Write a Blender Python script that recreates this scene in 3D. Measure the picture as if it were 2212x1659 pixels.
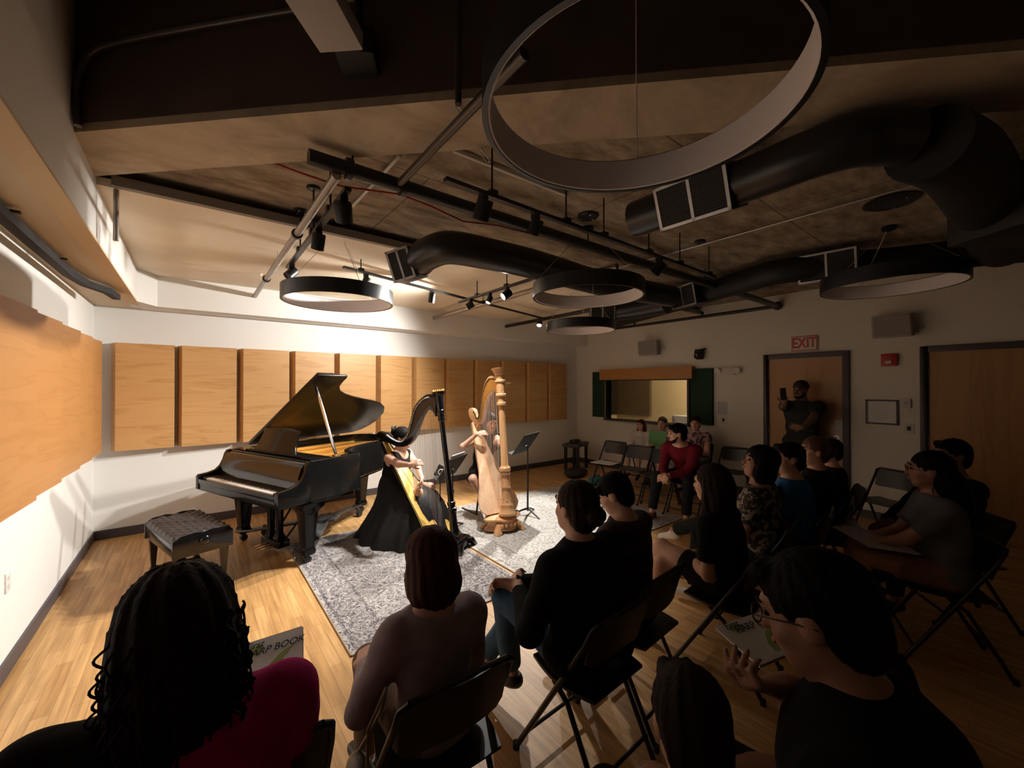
import bpy, bmesh, math, random
import numpy as np
from mathutils import Vector, Matrix
random.seed(7)
R = math.radians
PI = math.pi
SC = bpy.context.scene
COL = SC.collection
for o_ in list(bpy.data.objects):
    bpy.data.objects.remove(o_)

# ---------------------------------------------------------------- camera, world, exposure
CAM_H = 1.69; YAW = R(38.12); PIT = R(.31); FPX = 876.5
cam = bpy.data.cameras.new('camera'); camo = bpy.data.objects.new('camera', cam); COL.objects.link(camo)
cam.sensor_width = 36; cam.lens = FPX / 2212 * 36; cam.clip_start = .02; cam.clip_end = 60
camo.location = (0, 0, CAM_H); camo.rotation_euler = (PI / 2 + PIT, 0, -YAW)
SC.camera = camo
w = bpy.data.worlds.new('world'); SC.world = w; w.use_nodes = True
w.node_tree.nodes['Background'].inputs[0].default_value = (.9, .8, .65, 1)
w.node_tree.nodes['Background'].inputs[1].default_value = .0
SC.view_settings.view_transform = 'Standard'; SC.view_settings.look = 'None'
SC.view_settings.gamma = 1; SC.view_settings.exposure = 0.22

FW = np.array([math.sin(YAW) * math.cos(PIT), math.cos(YAW) * math.cos(PIT), math.sin(PIT)])
RT = np.array([math.cos(YAW), -math.sin(YAW), 0.]); UPV = np.cross(RT, FW)
def ray(x, y): return FW + RT * (x - 1106) / FPX - UPV * (y - 829.5) / FPX
def ud(x, y, d): r = ray(x, y) * d; return Vector((r[0], r[1], r[2] + CAM_H))          # at a distance
def uz(x, y, z): r = ray(x, y); return ud(x, y, (z - CAM_H) / r[2])                     # on a level
def uy(x, y, Y): r = ray(x, y); return ud(x, y, Y / r[1])                               # on a plane Y
def ux(x, y, X): r = ray(x, y); return ud(x, y, X / r[0])                               # on a plane X

# ---------------------------------------------------------------- materials
MATS = {}
def mat(name, col, rough=.6, metal=0., coat=0., emit=None, estr=0., var=0., vscale=8., bump=0., bscale=60., alpha=1., stretch=(1, 1, 1), spec=.5, trans=0.):
    if name in MATS: return MATS[name]
    m = bpy.data.materials.new(name); m.use_nodes = True; nt = m.node_tree; b = nt.nodes['Principled BSDF']
    c = (*col, 1)
    b.inputs['Base Color'].default_value = c; b.inputs['Roughness'].default_value = rough
    b.inputs['Metallic'].default_value = metal; b.inputs['Coat Weight'].default_value = coat
    b.inputs['Specular IOR Level'].default_value = spec; b.inputs['Coat Roughness'].default_value = .06
    b.inputs['Transmission Weight'].default_value = trans
    if emit: b.inputs['Emission Color'].default_value = (*emit, 1); b.inputs['Emission Strength'].default_value = estr
    tc = nt.nodes.new('ShaderNodeTexCoord'); mp = nt.nodes.new('ShaderNodeMapping'); mp.inputs['Scale'].default_value = stretch
    nt.links.new(tc.outputs['Object'], mp.inputs[0])
    if var > 0:
        n = nt.nodes.new('ShaderNodeTexNoise'); n.inputs['Scale'].default_value = vscale; n.inputs['Detail'].default_value = 6
        nt.links.new(mp.outputs[0], n.inputs[0])
        r = nt.nodes.new('ShaderNodeValToRGB'); r.color_ramp.elements[0].position = .3; r.color_ramp.elements[1].position = .7
        r.color_ramp.elements[0].color = (*[x * (1 - var) for x in col], 1); r.color_ramp.elements[1].color = (*[min(1, x * (1 + var)) for x in col], 1)
        nt.links.new(n.outputs[0], r.inputs[0]); nt.links.new(r.outputs[0], b.inputs['Base Color'])
    if bump > 0:
        n2 = nt.nodes.new('ShaderNodeTexNoise'); n2.inputs['Scale'].default_value = bscale; n2.inputs['Detail'].default_value = 3
        nt.links.new(mp.outputs[0], n2.inputs[0]); bp = nt.nodes.new('ShaderNodeBump'); bp.inputs['Strength'].default_value = bump; bp.inputs['Distance'].default_value = .01
        nt.links.new(n2.outputs[0], bp.inputs['Height']); nt.links.new(bp.outputs[0], b.inputs['Normal'])
    MATS[name] = m; return m

def wood(name, c1, c2, axis='x', sc=1., rough=.4, coat=.2, ring=9.):
    m = mat(name, c1, rough, coat=coat); nt = m.node_tree; b = nt.nodes['Principled BSDF']
    tc = [n for n in nt.nodes if n.type == 'TEX_COORD'][0]; mp = [n for n in nt.nodes if n.type == 'MAPPING'][0]
    st = {'x': (.55, 7, 7), 'y': (7, .55, 7), 'z': (7, 7, .55)}[axis]
    mp.inputs['Scale'].default_value = [v * sc for v in st]
    oi = nt.nodes.new('ShaderNodeObjectInfo'); ad = nt.nodes.new('ShaderNodeVectorMath'); ad.operation = 'MULTIPLY_ADD'
    cx = nt.nodes.new('ShaderNodeCombineXYZ'); nt.links.new(oi.outputs['Random'], cx.inputs[0]); nt.links.new(oi.outputs['Random'], cx.inputs[2])
    nt.links.new(cx.outputs[0], ad.inputs[0]); ad.inputs[1].default_value = (31, 17, 23); nt.links.new(mp.outputs[0], ad.inputs[2])
    n = nt.nodes.new('ShaderNodeTexNoise'); n.inputs['Scale'].default_value = .9; n.inputs['Detail'].default_value = 5; n.inputs['Distortion'].default_value = .6
    nt.links.new(ad.outputs[0], n.inputs[0])
    mu = nt.nodes.new('ShaderNodeMath'); mu.operation = 'MULTIPLY'; mu.inputs[1].default_value = ring; nt.links.new(n.outputs[0], mu.inputs[0])
    fr = nt.nodes.new('ShaderNodeMath'); fr.operation = 'FRACT'; nt.links.new(mu.outputs[0], fr.inputs[0])
    r = nt.nodes.new('ShaderNodeValToRGB'); r.color_ramp.elements[0].color = (*c2, 1); r.color_ramp.elements[1].color = (*c1, 1)
    r.color_ramp.elements[0].position = .0; r.color_ramp.elements[1].position = .35
    e = r.color_ramp.elements.new(1.); e.color = (*[(a * 2 + b_) / 3 for a, b_ in zip(c1, c2)], 1)
    nt.links.new(fr.outputs[0], r.inputs[0]); nt.links.new(r.outputs[0], b.inputs['Base Color'])
    return m

M = {}
M['wall'] = mat('wall_paint', (.80, .79, .76), .75, bump=.06, bscale=180)
M['wall_warm'] = mat('wall_warm_bounce', (.72, .69, .61), .75, bump=.06, bscale=180)  # same wall paint, with warm bounced light put into the colour
M['ceil_plaster'] = mat('plaster_ceiling', (.78, .68, .53), .8, var=.08, vscale=2)
M['base'] = mat('baseboard_rubber', (.075, .065, .075), .45)
M['frame'] = mat('door_frame_paint', (.055, .045, .055), .45)
M['black'] = mat('black_metal', (.012, .012, .013), .38, spec=.5)
M['black_matte'] = mat('black_matte', (.014, .014, .015), .7)
M['ring_out'] = mat('ring_black_paint', (.018, .019, .022), .32)
M['ring_in'] = mat('ring_white_diffuser', (.82, .78, .80), .6)
M['pipe_grey'] = mat('pipe_grey', (.32, .28, .24), .35, metal=.6, var=.1)
M['steel'] = mat('galvanised_steel', (.42, .40, .38), .35, metal=.8, var=.12)
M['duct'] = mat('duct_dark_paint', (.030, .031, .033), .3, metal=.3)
M['duct_far'] = mat('duct_far_dark', (.010, .010, .011), .6)  # darker copy of the duct colour for the right-hand ducts
M['pipe_dark'] = mat('pipe_dark_grey', (.10, .085, .075), .35, metal=.5)
M['grille'] = mat('grille_black', (.01, .01, .01), .6)
M['gloss'] = mat('piano_black_lacquer', (.006, .006, .007), .16, coat=.5, spec=.35)
M['satin'] = mat('piano_satin_black', (.006, .006, .006), .15, spec=.3)
M['ivory'] = mat('white_key', (.85, .84, .82), .3)
M['gold'] = mat('gold_plate', (.75, .42, .09), .32, metal=.75)
M['brass'] = mat('brass', (.75, .5, .18), .3, metal=.9)
M['chrome'] = mat('chrome', (.8, .8, .82), .12, metal=1)
M['leather'] = mat('bench_leather', (.035, .03, .033), .38, bump=.25, bscale=90)
M['gold_leaf'] = mat('harp_soundboard_gold', (.72, .46, .12), .35, var=.12, vscale=6)
M['string'] = mat('harp_string', (.55, .5, .42), .4)
M['string_red'] = mat('harp_string_red', (.7, .18, .08), .4)
M['string_black'] = mat('harp_string_black', (.02, .02, .02), .4)
M['paper'] = mat('paper_white', (.75, .75, .73), .7)
M['paper_grey'] = mat('paper_grey', (.5, .5, .5), .7, var=.2, vscale=40)
M['green'] = mat('green_fabric_panel', (.012, .045, .018), .9)
M['green_book'] = mat('green_cover', (.05, .28, .07), .35)
M['lime'] = mat('lime_print', (.36, .5, .16), .6)
M['ink'] = mat('ink_dark', (.015, .025, .025), .6)
M['red'] = mat('alarm_red', (.45, .02, .02), .4)
M['exit_red'] = mat('exit_red', (.55, .03, .02), .5)
M['wire_red'] = mat('red_cable', (.35, .02, .015), .5)
M['grey_box'] = mat('speaker_grey', (.38, .34, .32), .6)
M['white_plastic'] = mat('white_plastic', (.62, .6, .55), .5)
M['phone_case'] = mat('phone_body', (.02, .02, .025), .2)  # plain dark phone body, no emission
M['teal'] = mat('teal_fabric', (.01, .16, .17), .6, bump=.3, bscale=30)
M['bulb'] = mat('lamp_emitter', (1, 1, 1), .5, emit=(1, .97, .92), estr=160)
M['glass'] = mat('booth_glass', (.9, .9, .9), .02, trans=1.)
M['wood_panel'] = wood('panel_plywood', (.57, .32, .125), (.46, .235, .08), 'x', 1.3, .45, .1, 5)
M['wood_panel_y'] = wood('panel_plywood_side', (.50, .235, .075), (.44, .20, .06), 'y', 1.3, .5, .0, 4)  # darker than the back panels: glancing light put into the colour
M['wood_door'] = wood('door_veneer', (.46, .25, .10), (.38, .20, .075), 'z', .8, .45, .1, 4)
M['harp_wood'] = wood('harp_maple', (.74, .42, .21), (.62, .32, .14), 'z', 2., .35, .3, 4)
M['harp_board'] = wood('harp_spruce', (.80, .55, .36), (.70, .44, .27), 'z', 3., .4, .2, 4)

# floor: narrow strip planks running along Y
def floor_mat():
    m = mat('strip_wood_floor', (.6, .38, .16), .46); nt = m.node_tree; b = nt.nodes['Principled BSDF']
    tc = [n for n in nt.nodes if n.type == 'TEX_COORD'][0]; mp = [n for n in nt.nodes if n.type == 'MAPPING'][0]
    mp.inputs['Rotation'].default_value = (0, 0, R(90))
    br = nt.nodes.new('ShaderNodeTexBrick'); br.inputs['Scale'].default_value = 1.; br.inputs['Brick Width'].default_value = .52; br.inputs['Row Height'].default_value = .072
    br.inputs['Mortar Size'].default_value = .0012; br.inputs['Color1'].default_value = (.66, .40, .17, 1); br.inputs['Color2'].default_value = (.50, .275, .10, 1)
    br.inputs['Mortar'].default_value = (.30, .16, .07, 1); br.offset = .37; br.squash = 1; br.inputs['Bias'].default_value = -.1
    nt.links.new(mp.outputs[0], br.inputs[0])
    mp2 = nt.nodes.new('ShaderNodeMapping'); mp2.inputs['Scale'].default_value = (26, 1.6, 1); nt.links.new(tc.outputs['Object'], mp2.inputs[0])
    n = nt.nodes.new('ShaderNodeTexNoise'); n.inputs['Scale'].default_value = 1.3; n.inputs['Detail'].default_value = 5; nt.links.new(mp2.outputs[0], n.inputs[0])
    r = nt.nodes.new('ShaderNodeValToRGB'); r.color_ramp.elements[0].color = (.72, .68, .62, 1); r.color_ramp.elements[1].color = (1.12, 1.1, 1.08, 1)
    r.color_ramp.elements[0].position = .35; r.color_ramp.elements[1].position = .7; nt.links.new(n.outputs[0], r.inputs[0])
    mx = nt.nodes.new('ShaderNodeMix'); mx.data_type = 'RGBA'; mx.blend_type = 'MULTIPLY'; mx.inputs[0].default_value = 1
    nt.links.new(br.outputs[0], mx.inputs[6]); nt.links.new(r.outputs[0], mx.inputs[7]); nt.links.new(mx.outputs[2], b.inputs['Base Color'])
    return m
M['floor'] = floor_mat()

def concrete():
    m = mat('board_formed_concrete', (.46, .36, .26), .85, bump=.12, bscale=40); nt = m.node_tree; b = nt.nodes['Principled BSDF']
    tc = [n for n in nt.nodes if n.type == 'TEX_COORD'][0]
    mp2 = nt.nodes.new('ShaderNodeMapping'); mp2.inputs['Scale'].default_value = (1.2, 1.7, 1); mp2.inputs['Rotation'].default_value = (0, 0, R(20)); nt.links.new(tc.outputs['Object'], mp2.inputs[0])
    n = nt.nodes.new('ShaderNodeTexNoise'); n.inputs['Scale'].default_value = 1.6; n.inputs['Detail'].default_value = 9; n.inputs['Roughness'].default_value = .68; n.inputs['Distortion'].default_value = .8
    nt.links.new(mp2.outputs[0], n.inputs[0])
    r = nt.nodes.new('ShaderNodeValToRGB'); r.color_ramp.elements[0].position = .3; r.color_ramp.elements[1].position = .68
    r.color_ramp.elements[0].color = (.30, .235, .165, 1); r.color_ramp.elements[1].color = (.58, .47, .34, 1)
    nt.links.new(n.outputs[0], r.inputs[0]); nt.links.new(r.outputs[0], b.inputs['Base Color'])
    return m
M['concrete'] = concrete()
def slab_mat():
    m = mat('mottled_concrete_slab', (.4, .3, .2), .9, bump=.15, bscale=35); nt = m.node_tree; b = nt.nodes['Principled BSDF']; L = nt.links
    tc = [n for n in nt.nodes if n.type == 'TEX_COORD'][0]
    mp2 = nt.nodes.new('ShaderNodeMapping'); mp2.inputs['Scale'].default_value = (1.3, 3.0, 1); mp2.inputs['Rotation'].default_value = (0, 0, R(-32)); L.new(tc.outputs['Object'], mp2.inputs[0])
    n = nt.nodes.new('ShaderNodeTexNoise'); n.inputs['Scale'].default_value = 2.6; n.inputs['Detail'].default_value = 10; n.inputs['Roughness'].default_value = .72; L.new(mp2.outputs[0], n.inputs[0])
    r = nt.nodes.new('ShaderNodeValToRGB'); r.color_ramp.elements[0].position = .36; r.color_ramp.elements[1].position = .66
    r.color_ramp.elements[0].color = (.17, .125, .085, 1); r.color_ramp.elements[1].color = (.47, .375, .265, 1); L.new(n.outputs[0], r.inputs[0])  # real mottling, plus the higher slab's dimness put into the colour
    br = nt.nodes.new('ShaderNodeTexBrick'); br.inputs['Scale'].default_value = 1.; br.inputs['Brick Width'].default_value = 2.4; br.inputs['Row Height'].default_value = 1.2; br.inputs['Mortar Size'].default_value = .006
    br.inputs['Color1'].default_value = (1, 1, 1, 1); br.inputs['Color2'].default_value = (.86, .86, .86, 1); br.inputs['Mortar'].default_value = (.42, .4, .38, 1); L.new(tc.outputs['Object'], br.inputs[0])
    mx = nt.nodes.new('ShaderNodeMix'); mx.data_type = 'RGBA'; mx.blend_type = 'MULTIPLY'; mx.inputs[0].default_value = 1; L.new(r.outputs[0], mx.inputs[6]); L.new(br.outputs[0], mx.inputs[7]); L.new(mx.outputs[2], b.inputs['Base Color'])
    return m
M['slab'] = slab_mat()

def rug_mat(name, hx, hy, lo, hi):
    m = mat(name, (.4, .38, .37), .95, bump=.35, bscale=220); nt = m.node_tree; b = nt.nodes['Principled BSDF']; L = nt.links
    tc = [n for n in nt.nodes if n.type == 'TEX_COORD'][0]
    def math_(op, a, b_=None, c=None):
        n = nt.nodes.new('ShaderNodeMath'); n.operation = op
        for i, v in enumerate((a, b_, c)):
            if v is None: continue
            if isinstance(v, (int, float)): n.inputs[i].default_value = v
            else: L.new(v, n.inputs[i])
        return n.outputs[0]
    sp = nt.nodes.new('ShaderNodeSeparateXYZ'); L.new(tc.outputs['Object'], sp.inputs[0])
    ax = math_('ABSOLUTE', sp.outputs[0]); ay = math_('ABSOLUTE', sp.outputs[1])
    edge = math_('MINIMUM', math_('SUBTRACT', hx, ax), math_('SUBTRACT', hy, ay))          # distance to the rim
    n = nt.nodes.new('ShaderNodeTexNoise'); n.inputs['Scale'].default_value = 12; n.inputs['Detail'].default_value = 2; n.inputs['Distortion'].default_value = 2.4; L.new(tc.outputs['Object'], n.inputs[0])
    vo = nt.nodes.new('ShaderNodeTexVoronoi'); vo.inputs['Scale'].default_value = 9; vo.feature = 'SMOOTH_F1'; L.new(tc.outputs['Object'], vo.inputs[0])
    s1 = math_('SINE', math_('MULTIPLY', n.outputs[0], 40)); s2 = math_('SINE', math_('MULTIPLY', vo.outputs[0], 34))
    f = math_('MULTIPLY_ADD', s1, .36, math_('MULTIPLY_ADD', s2, .16, .5))
    bandm = math_('MULTIPLY', math_('GREATER_THAN', edge, .05), math_('LESS_THAN', edge, .26))
    line1 = math_('LESS_THAN', math_('ABSOLUTE', math_('SUBTRACT', edge, .27)), .010)
    line2 = math_('LESS_THAN', math_('ABSOLUTE', math_('SUBTRACT', edge, .045)), .012)
    f = math_('MINIMUM', math_('MAXIMUM', f, 0), 1)
    f2 = math_('SUBTRACT', f, math_('MULTIPLY', bandm, .14)); f2 = math_('SUBTRACT', f2, math_('MULTIPLY', math_('MAXIMUM', line1, line2), .3))
    r = nt.nodes.new('ShaderNodeValToRGB'); e = r.color_ramp.elements
    e[0].position = .08; e[0].color = (*lo, 1); e[1].position = .85; e[1].color = (*hi, 1)
    k = e.new(.4); k.color = (*[(a + b_) * .5 for a, b_ in zip(lo, hi)], 1)
    L.new(f2, r.inputs[0]); L.new(r.outputs[0], b.inputs['Base Color'])
    return m

# ---------------------------------------------------------------- mesh builder
class MB:
    def __init__(s): s.v = []; s.f = []; s.m = []; s.mi = 0
    def add(s, vs, fs):
        o = len(s.v); s.v += [tuple(v) for v in vs]; s.f += [tuple(i + o for i in f) for f in fs]; s.m += [s.mi] * len(fs); return s
    def box(s, c, d, rot=None):
        c = Vector(c); h = Vector(d) / 2; vs = []
        for x in (-1, 1):
            for y in (-1, 1):
                for z in (-1, 1):
                    p = Vector((x * h.x, y * h.y, z * h.z))
                    if rot is not None: p = rot @ p
                    vs.append(c + p)
        return s.add(vs, [(0, 1, 3, 2), (4, 6, 7, 5), (0, 4, 5, 1), (2, 3, 7, 6), (0, 2, 6, 4), (1, 5, 7, 3)])
    def bx(s, x0, x1, y0, y1, z0, z1): return s.box(((x0 + x1) / 2, (y0 + y1) / 2, (z0 + z1) / 2), (x1 - x0, y1 - y0, z1 - z0))
    def bar(s, a, b, wd, th, up=(0, 0, 1)):
        a = Vector(a); b = Vector(b); d = (b - a); z = d.normalized(); u = Vector(up)
        if abs(z.dot(u)) > .98: u = Vector((1, 0, 0))
        x = z.cross(u).normalized(); y = x.cross(z).normalized()
        return s.box((a + b) / 2, (wd, th, d.length), Matrix((x, y, z)).transposed())
    def prism(s, pts, thick, frame=None):
        # pts: list of (u,v); frame maps (u,v,w)->Vector
        frame = frame or (lambda u, v, w: Vector((u, v, w)))
        n = len(pts); vs = [frame(u, v, thick[0]) for u, v in pts] + [frame(u, v, thick[1]) for u, v in pts]
        fs = [tuple(range(n))[::-1], tuple(range(n, 2 * n))] + [(i, (i + 1) % n, n + (i + 1) % n, n + i) for i in range(n)]
        return s.add(vs, fs)
    def tube(s, pts, r, seg=10, cap=True, flat=None):
        pts = [Vector(p) for p in pts]; n = len(pts)
        rs = r if isinstance(r, (list, tuple)) else [r] * n
        t0 = (pts[1] - pts[0]).normalized(); up = Vector((0, 0, 1)) if abs(t0.z) < .9 else Vector((1, 0, 0))
        x = t0.cross(up).normalized(); vs = []
        for i, p in enumerate(pts):
            if i == 0: t = t0
            elif i == n - 1: t = (pts[i] - pts[i - 1]).normalized()
            else: t = ((pts[i + 1] - pts[i]).normalized() + (pts[i] - pts[i - 1]).normalized()).normalized()
            x = (x - t * x.dot(t)).normalized(); y = t.cross(x)
            for k in range(seg):
                a = 2 * PI * k / seg; vs.append(p + x * math.cos(a) * rs[i] + y * math.sin(a) * rs[i])
        fs = [(i * seg + k, i * seg + (k + 1) % seg, (i + 1) * seg + (k + 1) % seg, (i + 1) * seg + k) for i in range(n - 1) for k in range(seg)]
        if cap: fs += [tuple(range(seg))[::-1], tuple(range((n - 1) * seg, n * seg))]
        return s.add(vs, fs)
    def lathe(s, prof, c=(0, 0, 0), axis=(0, 0, 1), seg=24, flute=0, famp=0.):
        c = Vector(c); z = Vector(axis).normalized(); u = Vector((1, 0, 0)) if abs(z.x) < .9 else Vector((0, 1, 0))
        x = (u - z * u.dot(z)).normalized(); y = z.cross(x); vs = []
        for r, h in prof:
            for k in range(seg):
                a = 2 * PI * k / seg; rr = r * (1 + famp * math.cos(flute * a)) if flute else r
                vs.append(c + z * h + x * math.cos(a) * rr + y * math.sin(a) * rr)
        n = len(prof)
        fs = [(i * seg + k, i * seg + (k + 1) % seg, (i + 1) * seg + (k + 1) % seg, (i + 1) * seg + k) for i in range(n - 1) for k in range(seg)]
        fs += [tuple(range(seg))[::-1], tuple(range((n - 1) * seg, n * seg))]
        return s.add(vs, fs)
    def ell(s, c, rad, seg=16, rings=10, rot=None):
        c = Vector(c); vs = []
        for i in range(rings + 1):
            th = PI * i / rings
            for k in range(seg):
                a = 2 * PI * k / seg; p = Vector((rad[0] * math.sin(th) * math.cos(a), rad[1] * math.sin(th) * math.sin(a), -rad[2] * math.cos(th)))
                if rot is not None: p = rot @ p
                vs.append(c + p)
        fs = [(i * seg + k, i * seg + (k + 1) % seg, (i + 1) * seg + (k + 1) % seg, (i + 1) * seg + k) for i in range(rings) for k in range(seg)]
        return s.add(vs, fs)
    def loft(s, rings, cap=True):
        n = len(rings[0]); vs = [p for r in rings for p in r]
        fs = [(i * n + k, i * n + (k + 1) % n, (i + 1) * n + (k + 1) % n, (i + 1) * n + k) for i in range(len(rings) - 1) for k in range(n)]
        if cap: fs += [tuple(range(n))[::-1], tuple(range((len(rings) - 1) * n, len(rings) * n))]
        return s.add(vs, fs)
    def build(s, name, mats, parent=None, smooth=True, bevel=0., ang=38):
        me = bpy.data.meshes.new(name); me.from_pydata([tuple(v) for v in s.v], [], s.f)
        mats = mats if isinstance(mats, (list, tuple)) else [mats]
        for m in mats: me.materials.append(m)
        me.polygons.foreach_set('material_index', [min(i, len(mats) - 1) for i in s.m])
        bm = bmesh.new(); bm.from_mesh(me); bmesh.ops.remove_doubles(bm, verts=bm.verts, dist=1e-6)
        bmesh.ops.recalc_face_normals(bm, faces=bm.faces)
        if bevel > 0:
            es = [e for e in bm.edges if len(e.link_faces) == 2 and e.calc_face_angle(0) > R(40)]
            bmesh.ops.bevel(bm, geom=es, offset=bevel, segments=2, affect='EDGES', profile=.6, clamp_overlap=True)
        bm.to_mesh(me); bm.free()
        if smooth: me.shade_smooth(); me.set_sharp_from_angle(angle=R(ang))
        o = bpy.data.objects.new(name, me); COL.objects.link(o)
        if parent is not None: o.parent = parent
        return o

def tag(o, label=None, cat=None, group=None, kind=None):
    if label: o['label'] = label
    if cat: o['category'] = cat
    if group: o['group'] = group
    if kind: o['kind'] = kind
    return o
def empty(name, loc, rz=0., label=None, cat=None, group=None):
    o = bpy.data.objects.new(name, None); COL.objects.link(o); o.location = loc; o.rotation_euler = (0, 0, rz); o.empty_display_size = .1
    return tag(o, label, cat, group)
def st(mb, name, m, **k): return tag(mb.build(name, m, **k), kind='structure')
KIDS = {}
def copy_tree(o, parent=None):
    c = o.copy(); COL.objects.link(c)
    if parent is not None: c.parent = parent
    for ch in list(o.children): copy_tree(ch, c)
    return c
def text_mesh(name, body, size, mtx, m, parent=None, ext=.0006, shear=0., space=1., bold=0.):
    cu = bpy.data.curves.new(name, 'FONT'); cu.body = body; cu.size = size; cu.extrude = ext; cu.align_x = 'CENTER'; cu.align_y = 'CENTER'; cu.shear = shear; cu.space_character = space; cu.offset = bold
    t = bpy.data.objects.new('t', cu); COL.objects.link(t); bpy.context.view_layer.update()
    me = bpy.data.meshes.new_from_object(t.evaluated_get(bpy.context.evaluated_depsgraph_get())); bpy.data.objects.remove(t)
    me.materials.clear(); me.materials.append(m); me.transform(mtx); me.name = name
    o = bpy.data.objects.new(name, me); COL.objects.link(o)
    if parent is not None: o.parent = parent
    return o

# ---------------------------------------------------------------- room
XL, XR, YB, ZS, ZC, ZL = -.86, 6.81, 6.32, 3.04, 2.92, 2.575
st(MB().bx(XL - .1, XR + 1.6, -3.1, YB + .1, -.1, 0), 'floor', M['floor'])
st(MB().bx(XL - .1, XR + .1, YB, YB + .1, 0, 3.7), 'wall_back', M['wall'])
st(MB().bx(XL - .1, XL, -3.1, YB, 0, 3.7), 'wall_left', M['wall'])
WY0, WY1, WZ0, WZ1 = 3.66, 5.44, 1.02, 1.80
mb = MB(); mb.bx(XR, XR + .12, -3.1, WY0, 0, 3.7).bx(XR, XR + .12, WY1, YB, 0, 3.7).bx(XR, XR + .12, WY0, WY1, 0, WZ0).bx(XR, XR + .12, WY0, WY1, WZ1, 3.7)
st(mb, 'wall_right', M['wall_warm'])
st(MB().bx(XL - .1, XR + .1, -3.1, -3.0, 0, 3.7), 'wall_front', M['wall_warm'])
# concrete slab beyond the diagonal beam, the beam, the higher ceiling over the audience corner
cz = 2.985
mb = MB(); mb.prism([(-.46, cz + .46), (-.46, 3.62), (.9, 3.62), (.9, YB), (XR, YB), (XR, -3.0), (cz + 3.0, -3.0)], (ZS, ZS + .2))
st(mb, 'ceiling', M['slab'])
mb = MB(); a0 = 2.45
mb.prism([(-.86, a0 + .86), (-.86, cz + .86), (cz + 3.0, -3.0), (a0 + 3.0, -3.0)], (2.95, 3.66))
st(mb, 'ceiling_beam', M['concrete'])
M['ceil_shade'] = mat('ceiling_unlit_shade', (.10, .065, .05), .9, var=.2, vscale=3)  # darkness of the unlit upper ceiling and beam side put into the colour
st(MB().bx(XL, a0 + 3.0, -3.0, a0 + .86, 3.62, 3.72), 'ceiling_upper', M['ceil_shade'])
st(MB().prism([(-.47, a0 + .47 - .006), (a0 + 2.9, -2.9 - .006), (a0 + 2.9, -2.9), (-.47, a0 + .47)], (2.99, 3.62)), 'beam_shade', M['ceil_shade'])  # thin sheet carrying the beam side's unlit tone as colour
# low plaster ceiling over the stage, its fascia, the drop along the walls
st(MB().bx(-.47, XR, 3.50, 6.0, ZC, ZC + .05), 'ceiling_plaster', M['ceil_plaster'])
M['fascia'] = mat('fascia_grey', (.22, .19, .16), .6)
st(MB().bx(-.40, XR, 3.45, 3.50, ZC, ZC + .06), 'trim_2', M['fascia'])
st(MB().bx(-.47, XR, 5.98, YB, ZL, ZC + .06), 'trim_3', M['wall'])
M['soffit_tan'] = mat('soffit_cream', (.66, .55, .40), .75)
mb = MB(); mb.bx(XL, -.47, -3.0, YB, ZL + .012, 3.7); st(mb, 'trim_4', M['wall'])
st(MB().bx(-.47, XR, 3.60, 3.62, ZC + .05, ZS + .1), 'gap_light_block', M['fascia'])  # backing board added behind the fascia to block light through the gap
mb = MB(); mb.bx(XL, -.56, -3.0, YB, ZL + .008, ZL + .014); st(mb, 'trim_5', M['soffit_tan'])
mb = MB(); mb.bx(-.56, -.468, -3.0, 5.98, ZL - .004, ZL + .012); st(mb, 'trim_6', mat('beam_flange_cream', (.68, .52, .33), .7))
st(MB().prism([(-.47, 5.72), (-.32, 5.98), (-.47, 5.98)], (ZL, ZC)), 'trim_7', M['wall'])
# baseboards
st(MB().bx(XL, XR, YB - .014, YB, 0, .10), 'baseboard_back', M['base'])
st(MB().bx(XL, XL + .014, -3.0, YB, 0, .10), 'baseboard_left', M['base'])
mb = MB(); mb.bx(XR - .014, XR, 2.48, YB, 0, .10).bx(XR - .014, XR, .80, 1.46, 0, .10); st(mb, 'baseboard_right', M['base'])

# doors
def door(name, y0, y1, hinge_far=True):
    r = tag(empty(name, (XR, (y0 + y1) / 2, 0)), kind='structure')
    w_ = (y1 - y0) / 2; t = .07; H = 2.16
    m = MB(); m.bx(-.045, .01, -w_, -w_ + t, 0, H).bx(-.045, .01, w_ - t, w_, 0, H).bx(-.045, .01, -w_ + t, w_ - t, H - t, H); m.build('door_frame', M['frame'], r, bevel=.004)
    leaf = MB().bx(-.02, .03, -w_ + t, w_ - t, .01, H - t).build('door_leaf', M['wood_door'], r)
    hy = (w_ - t) if hinge_far else -(w_ - t)
    for z in (.25, 1.05, 1.85): MB().tube([(-.028, hy, z - .05), (-.028, hy, z + .05)], .009, 8).build('hinge', M['steel'], r)
    s = -1 if hinge_far else 1
    h = MB(); h.tube([(-.02, s * (w_ - t - .07), 1.0), (-.065, s * (w_ - t - .07), 1.0), (-.07, s * (w_ - t - .18), 1.0)], .011, 8); h.lathe([(.03, 0), (.03, .008)], (-.02, s * (w_ - t - .07), 1.0), (-1, 0, 0)); h.build('door_handle', M['steel'], leaf)
    return r
d1 = door('door_1', 1.46, 2.48); d2 = door('door_2', -.25, .80)

# control-room window with valance and green acoustic shutters
r = tag(empty('window_1', (XR, (WY0 + WY1) / 2, WZ0)), kind='structure'); hw = (WY1 - WY0) / 2; hh = WZ1 - WZ0
m = MB(); t = .035
m.bx(-.09, .12, -hw - t, -hw, -t, hh + t).bx(-.09, .12, hw, hw + t, -t, hh + t).bx(-.09, .12, -hw, hw, -t, 0).bx(-.09, .12, -hw, hw, hh, hh + t); m.build('window_frame', M['frame'], r)
MB().bx(.04, .046, -hw, hw, 0, hh).build('pane', M['glass'], r)
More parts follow.
